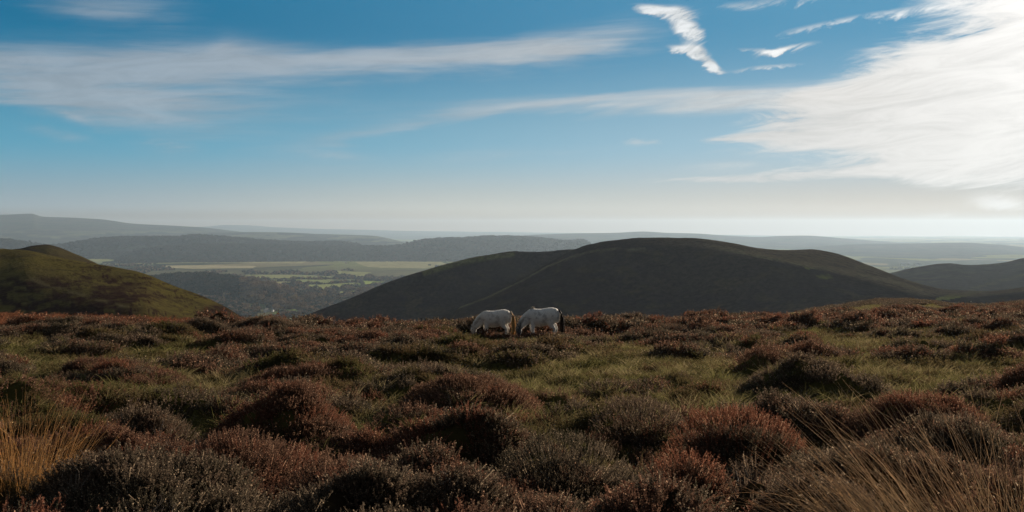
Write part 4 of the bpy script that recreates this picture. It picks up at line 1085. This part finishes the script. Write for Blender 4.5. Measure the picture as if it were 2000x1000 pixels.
def house(px, py, L, Wd, H, rot, label, s=1.0):
    x, y, z = vground(px, py)
    root = bpy.data.objects.new('farmhouse', None); scene.collection.objects.link(root); root.location = (x, y, z); root.rotation_euler = (0, 0, rot); root.scale = (s, s, s)
    tag(root, label, 'house')
    def walls(bm):
        box(bm, -L / 2, L / 2, -Wd / 2, Wd / 2, -1.5, H)
        for sx in (-L / 2 + 0.01, L / 2 - 0.01):
            vs = [bm.verts.new(v) for v in ((sx, -Wd / 2, H), (sx, Wd / 2, H), (sx, 0, H + Wd * 0.42))]; bm.faces.new(vs)
    bobj('wall', walls, M['lime'], root)
    def roof(bm):
        for s_ in (-1, 1):
            e = Wd / 2 + 0.4
            lo = [(-L / 2 - .3, s_ * e, H - .15), (L / 2 + .3, s_ * e, H - .15), (L / 2 + .3, 0, H + Wd * .42 + .05), (-L / 2 - .3, 0, H + Wd * .42 + .05)]
            a_ = [bm.verts.new(v) for v in lo]; b_ = [bm.verts.new((v[0], v[1], v[2] + .25)) for v in lo]
            bm.faces.new(a_); bm.faces.new(b_[::-1])
            for i in range(4): bm.faces.new((a_[i], b_[i], b_[(i + 1) % 4], a_[(i + 1) % 4]))
    rf = bobj('roof', roof, M['slate'], root)
    for cx in (-L / 2 + .7, L / 2 - .7): bobj('chimney', lambda bm: box(bm, cx - .4, cx + .4, -.4, .4, H + Wd * .2, H + Wd * .42 + 1.4), M['brick'], rf)
    k = int(L // 3.2)
    for fl in range(max(1, int(H // 2.5))):
        for i in range(k):
            wx = -L / 2 + (i + .5) * L / k
            f_ = bobj('window', lambda bm: box(bm, wx - .5, wx + .5, -Wd / 2 - .05, -Wd / 2 + .02, .9 + fl * 2.6, 2.1 + fl * 2.6), M['slate'], root)
            bobj('pane', lambda bm: box(bm, wx - .42, wx + .42, -Wd / 2 - .07, -Wd / 2 - .053, .98 + fl * 2.6, 2.02 + fl * 2.6), M['pane'], f_)
house(520, 609.5, 19, 8, 5.6, R(70), 'long white farmhouse in the valley bottom, the larger of the two white houses', 1.0)
house(532.5, 608.5, 6.5, 5.5, 6.5, R(74), 'narrow white gabled house a little right of the long farmhouse in the valley', 1.0)
for i, px in enumerate((1764, 1774, 1792)):
    house(px, 518, 34 if i != 1 else 16, 14, 7, R(5), ['low pale building at the left of three bright specks on the far right plain', 'small bright building between two longer pale ones on the far right plain', 'long pale building at the right of three bright specks on the far right plain'][i], 1.0)

# ------------------------------------------------------------------ animals
def rings_tube(rings, k=20):
    """closed tube through (centre, axis direction u, half size along u, half width along side) rings"""
    vs, fs = [], []
    for c, u, a, b in rings:
        c = np.array(c, float); u = unit(np.array(u, float)); s_ = np.array([0, 1.0, 0]); s_ = unit(s_ - u * s_.dot(u))
        for j in range(k):
            t = 2 * math.pi * j / k; vs.append(c + u * a * math.sin(t) + s_ * b * math.cos(t))
    n = len(rings)
    for i in range(n - 1):
        for j in range(k): fs.append((i * k + j, i * k + (j + 1) % k, (i + 1) * k + (j + 1) % k, (i + 1) * k + j))
    tri = []
    vs.append(np.mean(vs[:k], 0)); vs.append(np.mean(vs[(n - 1) * k:n * k], 0)); c0, c1 = n * k, n * k + 1
    for j in range(k): tri.append((c0, (j + 1) % k, j)); tri.append((c1, (n - 1) * k + j, (n - 1) * k + (j + 1) % k))
    return np.array(vs), np.array(fs), np.array(tri)
def limb(pts, rads, k=12):
    pts = [np.array(p, float) for p in pts]; out = []
    for i, p_ in enumerate(pts):
        d = unit(pts[min(i + 1, len(pts) - 1)] - pts[max(i - 1, 0)])
        u = unit(np.cross(d, np.array([0, 1.0, 0]))); r = rads[i]
        out.append((p_, u, r if np.isscalar(r) else r[0], r if np.isscalar(r) else r[1]))
    return rings_tube(out, k)
def coat_mat(name, base, spot, head=None, hx=0.6, hz=0.6, spots=(0.50, 0.62)):
    m, N, out = new_mat(name); t = N.n('ShaderNodeTexCoord'); v = t.outputs['Object']
    s_ = N.n('ShaderNodeSeparateXYZ'); N.l(v, s_.inputs[0])
    c = N.mix(N.m('MULTIPLY', N.ss(N.noise(v, 4.5, 5, 0.6, 0.4), *spots), 0.75), base, spot)
    c = N.mix(N.m('MULTIPLY', N.ss(N.noise(v, 30, 3, 0.6), 0.5, 0.65), 0.35), c, spot)
    # lower legs and belly carry mud
    c = N.mix(N.m('MULTIPLY', N.ss(N.m('ADD', s_.outputs[2], N.m('MULTIPLY', N.noise(v, 7, 3), 0.2)), 0.62, 0.30), 0.35), c, (0.22, 0.16, 0.10))
    if head is not None:
        f = N.m('MULTIPLY', N.ss(N.m('ADD', s_.outputs[0], N.m('MULTIPLY', N.noise(v, 6, 2), 0.06)), hx, hx + 0.07), N.ss(s_.outputs[2], hz + .05, hz - 0.06))
        c = N.mix(f, c, head)
    b = N.n('ShaderNodeBsdfPrincipled'); N.l(c, b.inputs['Base Color']); b.inputs['Roughness'].default_value = 0.75
    b.inputs['Sheen Weight'].default_value = 0.6; b.inputs['Sheen Roughness'].default_value = 0.4
    bp = N.n('ShaderNodeBump'); bp.inputs['Distance'].default_value = 0.01; N.l(N.noise(v, 60, 3, 0.7), bp.inputs['Height']); N.l(bp.outputs[0], b.inputs['Normal'])
    N.l(b.outputs[0], out.inputs[0]); return m
M['horn'] = plain_mat('hoof_horn', (0.05, 0.045, 0.04), 0.5)
M['eye'] = plain_mat('dark_eye', (0.01, 0.008, 0.007), 0.1)
def join_np(parts):
    V, Q, T = [], [], []; n = 0
    for v, q, t in parts: V.append(v); Q.append(q + n); T.append(t + n); n += len(v)
    return np.concatenate(V), [np.concatenate(Q), np.concatenate(T)]
def pony(x, y, z, label, coat, mane_m, tail_m, scale=1.0, yaw=0.0, head_swing=0.0, head_drop=0.0, thick=1.0, seed=0, crest=0.0):
    """+X is forward, +Z up; the back is at 1.2 m"""
    g = np.random.default_rng(seed)
    root = bpy.data.objects.new('pony', None); scene.collection.objects.link(root)
    root.location = (x, y, z); root.rotation_euler = (0, 0, yaw); root.scale = (scale,) * 3; tag(root, label, 'pony', 'grazing ponies')
    Zv = (0, 0, 1)
    torso = rings_tube([((-.70, 0, .88), Zv, .10, .09), ((-.66, 0, .88), Zv, .21, .16), ((-.55, 0, .89), (-.1, 0, 1), .29, .235), ((-.40, 0, .895), Zv, .325, .265), ((-.22, 0, .865), Zv, .335, .285 * thick),
                        ((0, 0, .825), Zv, .335, .315 * thick), ((.18, 0, .825), Zv, .33, .30 * thick), ((.32, 0, .85), Zv, .325, .255), ((.44, 0, .86), (.15, 0, 1), .27, .21), ((.53, 0, .85), (.3, 0, 1), .19, .15), ((.58, 0, .84), (.4, 0, 1), .09, .08)], 24)
    hs = head_swing
    hd = head_drop
    neck = rings_tube([((.22, 0, .92), (.35, 0, 1), .24, .13), ((.38, 0, .87), (.6, 0, 1), .27, .14), ((.54, .1 * hs, .78), (1, 0, 1), .235, .12), ((.68, .25 * hs, .66 - .2 * hd), (1, 0, .75), .185, .10), ((.78, .45 * hs, .54 - .5 * hd), (1, 0, .45), .145, .088), ((.84, .6 * hs, .46 - .8 * hd), (1, 0, .35), .115, .08)], 20)
    yb = .62 * hs
    head = rings_tube([((.845, yb, .52 - hd), (1, 0, .2), .085, .07), ((.86, yb, .47 - hd), (1, 0, .2), .118, .092), ((.862, yb + .03 * hs, .40 - hd), (1, 0, .15), .125, .098), ((.855, yb + .05 * hs, .31 - hd), (1, 0, .12), .105, .082), ((.85, yb + .08 * hs, .22 - hd), (1, 0, .1), .078, .062), ((.845, yb + .1 * hs, .14 - hd), (1, 0, .1), .066, .056), ((.84, yb + .11 * hs, .085 - hd), (1, 0, .1), .060, .052), ((.835, yb + .11 * hs, .06 - hd), (1, 0, .1), .035, .03)], 20)
    parts = [torso, neck, head]
    for s_ in (-1, 1):
        fx = .38 if s_ < 0 else .30
        parts.append(limb([(.34, s_ * .13, .86), (fx, s_ * .15, .66), (fx + .01, s_ * .145, .52), (fx + .02, s_ * .14, .36), (fx + .01, s_ * .14, .33), (fx, s_ * .14, .24), (fx, s_ * .14, .12), (fx + .03, s_ * .14, .05), (fx + .04, s_ * .14, .03)], [(.15, .09), (.11, .08), (.075, .062), (.050, .047), (.046, .043), (.033, .031), (.040, .038), (.040, .040), (.042, .042)]))
        bx = -.50 if s_ < 0 else -.42
        parts.append(limb([(bx + .05, s_ * .12, .92), (bx + .09, s_ * .15, .70), (bx + .05, s_ * .145, .56), (bx - .06, s_ * .135, .44), (bx - .075, s_ * .13, .38), (bx - .05, s_ * .13, .26), (bx - .04, s_ * .13, .13), (bx - .01, s_ * .13, .05), (bx, s_ * .13, .03)], [(.22, .12), (.165, .11), (.105, .075), (.062, .050), (.052, .043), (.037, .034), (.043, .040), (.042, .042), (.044, .044)]))
        # ears: pointed, laid forward from the poll
        parts.append(limb([(.83, yb + s_ * .055, .53 - hd), (.88, yb + s_ * .075, .575 - hd), (.93, yb + s_ * .085, .60 - hd), (.96, yb + s_ * .08, .61 - hd)], [(.030, .022), (.034, .026), (.022, .018), (.006, .005)], 10))
    v, f = join_np(parts)
    body = mesh_np('body', v, f, [coat], parent=root)
    rm_ = body.modifiers.new('one_skin', 'REMESH'); rm_.mode = 'VOXEL'; rm_.voxel_size = 0.014; rm_.use_smooth_shade = True
    sm = body.modifiers.new('soft', 'SMOOTH'); sm.factor = 0.5; sm.iterations = 6
    fz = Acc()
    (tv, tq, _), (nv_, nq, _) = torso, neck
    for vv, qq, cnt in ((tv, tq, 5200), (nv_, nq, 2200)):
        ctr_ = vv.mean(0)
        for i in g.integers(0, len(qq), cnt):
            q4 = vv[qq[i]]; wts = g.dirichlet((1, 1, 1, 1)); c = (q4 * wts[:, None]).sum(0)
            nrm = unit(np.cross(q4[2] - q4[0], q4[3] - q4[1]))
            if nrm.dot(c - np.array([c[0], 0, ctr_[2]])) < 0: nrm = -nrm
            d = unit(nrm + np.array([-.5, 0, -.35]) + g.normal(size=3) * .25); L = g.uniform(.015, .032); sd_ = unit(np.cross(d, g.normal(size=3))) * .003
            c = c - nrm * .006
            fz.quad(np.array([c - sd_, c + sd_, c + d * L * .7 + sd_ * .6, c + d * L]))
    fz.build('winter_coat', fuzz_m, parent=root)
    for s_, hx_ in ((-1, .42), (1, .34)):
        for xx, yy in ((hx_ + .005, s_ * .14), (-.50 + (0 if s_ < 0 else .08) + .01, s_ * .13)):
            bobj('hoof', lambda bm: bmesh.ops.create_cone(bm, cap_ends=True, segments=14, radius1=.058, radius2=.042, depth=.07, matrix=Matrix.Translation((xx, yy, .033))), M['horn'], root)
    for s_ in (-1, 1):
        bobj('eye', lambda bm: bmesh.ops.create_uvsphere(bm, u_segments=10, v_segments=8, radius=.02, matrix=Matrix.Translation((.885, yb + s_ * .082, .425 - hd))), M['eye'], root, smooth=True)
        bobj('nostril', lambda bm: bmesh.ops.create_uvsphere(bm, u_segments=8, v_segments=6, radius=.010, matrix=Matrix.Translation((.875, yb + .11 * hs + s_ * .032, .095 - hd))), M['eye'], root, smooth=True)
    # mane: locks falling both sides of the crest
    acc = Acc()
    crestp = np.array([(.30, 0, 1.15), (.42, 0, 1.10), (.56, .1 * hs, .99), (.72, .25 * hs, .83 - .2 * hd), (.86, .45 * hs, .66 - .5 * hd), (.93, .6 * hs, .53 - .9 * hd)])
    for i in range(260):
        t = g.random() * 4.999; k = int(t); c = crestp[k] + (crestp[k + 1] - crestp[k]) * (t - k)
        sd_ = -1 if g.random() < 0.75 else 1; L = g.uniform(.08, .20); up = g.uniform(0.01, 0.04) + (crest if t < 0.7 else 0) * g.random()
        pts = [c, c + np.array([0.01, sd_ * .03, up]), c + np.array([g.normal() * .02, sd_ * .10, -L * .35]), c + np.array([g.normal() * .03, sd_ * .125, -L])]
        acc.tube(pts, [.006, .006, .005, .0015], 3)
    for i in range(60):      # forelock
        c = np.array([.93, yb + g.normal() * .02, .53 - hd]); acc.tube([c, c + np.array([.04, g.normal() * .01, -.02]), c + np.array([.05 + g.normal() * .01, g.normal() * .03, -.14 - .05 * g.random()])], [.005, .005, .0015], 3)
    if crest:
        for i in range(24):
            c = np.array([.30 + g.normal() * .012, 0, 1.14]); acc.tube([c, c + np.array([g.normal() * .01, g.normal() * .01, .06]), c + np.array([g.normal() * .03 + .01, g.normal() * .02, crest * g.uniform(.7, 1.1)])], [.009, .006, .002], 3)
    acc.build('mane', mane_m, parent=root)
    acc = Acc()
    for i in range(420):
        o_ = g.normal(size=2) * .022; sp_ = g.normal(size=2); L = g.uniform(.70, 1.0)
        pts = [(-.62, o_[0] * .6, 1.08), (-.70, o_[0], 1.08 + o_[1]), (-.77 + sp_[0] * .012, o_[0] * 1.5, .98), (-.795 + sp_[0] * .03, sp_[1] * .035, .78), (-.79 + sp_[0] * .04, sp_[1] * .05, .78 - L * .38), (-.765 + sp_[0] * .035, sp_[1] * .04, .78 - L * .70)]
        acc.tube(pts, [.012, .010, .007, .006, .005, .0015], 3)
    acc.build('tail', tail_m, parent=root)
    return root
white1 = coat_mat('white_pony_coat', (0.82, 0.79, 0.74), (0.48, 0.44, 0.40))
white2 = coat_mat('dappled_white_pony_coat', (0.80, 0.80, 0.78), (0.34, 0.34, 0.35), head=(0.055, 0.060, 0.070), hx=0.76, hz=0.66, spots=(0.50, 0.64))
cream = plain_mat('cream_tail_hair', (0.60, 0.42, 0.20), 0.6, 0.3, 12, trans=0.5)
whairs = plain_mat('white_mane_hair', (0.66, 0.60, 0.52), 0.6, 0.2, 12, trans=0.4)
dark = plain_mat('dark_tail_hair', (0.055, 0.030, 0.022), 0.6, 0.3, 12, trans=0.35)
def pony_at(px, dy=0.0):
    D = PONY_Y + dy; x = (px - 1000) / F * D
    return x, D, float(base_h(np.array(x), np.array(D))) + 0.02
fuzz_m = plain_mat('coat_hair', (0.74, 0.71, 0.66), 0.8, 0.1, 12, trans=0.5)
x1, y1, z1 = pony_at(965.5); x2, y2, z2 = pony_at(1057.5, -0.3)
pony(x1, y1, z1, 'white pony with a cream tail, grazing with its head buried in the heather', white1, whairs, cream, scale=1.0, yaw=R(180), seed=1, head_drop=0.02)
pony(x2, y2, z2, 'white pony grazing with a dark head and dark tail, right of the cream tailed one', white2, whairs, dark, scale=1.07, yaw=R(176), seed=2, head_swing=0.10, head_drop=0.02, crest=0.10)
# the far sheep: a white speck on the shaded ground below the saddle
wool = plain_mat('sheep_wool', (0.62, 0.58, 0.50), 0.95, 0.1, 9)
def sheep(px, py, D, label):
    x, y, z = P(px, py, D)
    dg = bpy.context.evaluated_depsgraph_get()
    hit, loc, *_ = scene.ray_cast(dg, Vector((x, y, z + 60)), Vector((0, 0, -1)))
    root = bpy.data.objects.new('sheep', None); scene.collection.objects.link(root); root.location = (x, y, loc.z if hit else z); root.rotation_euler = (0, 0, .4); tag(root, label, 'sheep')
    parts = [rings_tube([((-.5, 0, .62), (0, 0, 1), .08, .08), ((-.42, 0, .62), (0, 0, 1), .2, .19), ((-.1, 0, .6), (0, 0, 1), .26, .27), ((.25, 0, .6), (0, 0, 1), .25, .24), ((.42, 0, .64), (0, 0, 1), .17, .15), ((.55, 0, .62), (0, 0, 1), .11, .09), ((.68, 0, .50), (.4, 0, 1), .08, .06), ((.76, 0, .42), (.5, 0, 1), .04, .035)], 16)]
    for sx in (-.32, .28):
        for s_ in (-.12, .12): parts.append(limb([(sx, s_, .5), (sx, s_, .25), (sx, s_, 0)], [.07, .035, .03], 8))
    v, f = join_np(parts); b_ = mesh_np('body', v, f, [wool], parent=root)
    q = b_.modifiers.new('one_skin', 'REMESH'); q.mode = 'VOXEL'; q.voxel_size = .03; q.use_smooth_shade = True
    for s_ in (-.07, .07): bobj('ear', lambda bm: bmesh.ops.create_cone(bm, cap_ends=True, segments=8, radius1=.03, radius2=.008, depth=.1, matrix=Matrix.Translation((.6, s_ * 1.4, .63)) @ Matrix.Rotation(R(80) * (1 if s_ < 0 else -1), 4, 'X')), wool, root)
sheep(1896.5, 589.5, 705, 'tiny white sheep alone on the shaded slope below the bright green patch')

# ------------------------------------------------------------------ the air
hz = bpy.data.materials.new('hazy_air'); hz.use_nodes = True; ht = hz.node_tree; ht.nodes.clear(); H = NT(ht)
pv = H.n('ShaderNodeVolumePrincipled'); pv.inputs['Color'].default_value = (0.49, 0.65, 0.83, 1); pv.inputs['Density'].default_value = HAZE; pv.inputs['Anisotropy'].default_value = 0.39
ho = H.n('ShaderNodeOutputMaterial'); H.l(pv.outputs[0], ho.inputs['Volume'])
hb = bobj('haze', lambda bm: box(bm, -31500, 31500, -31500, 31500, -300, 245), hz); tag(hb, kind='stuff')
print('objects', len(scene.objects))
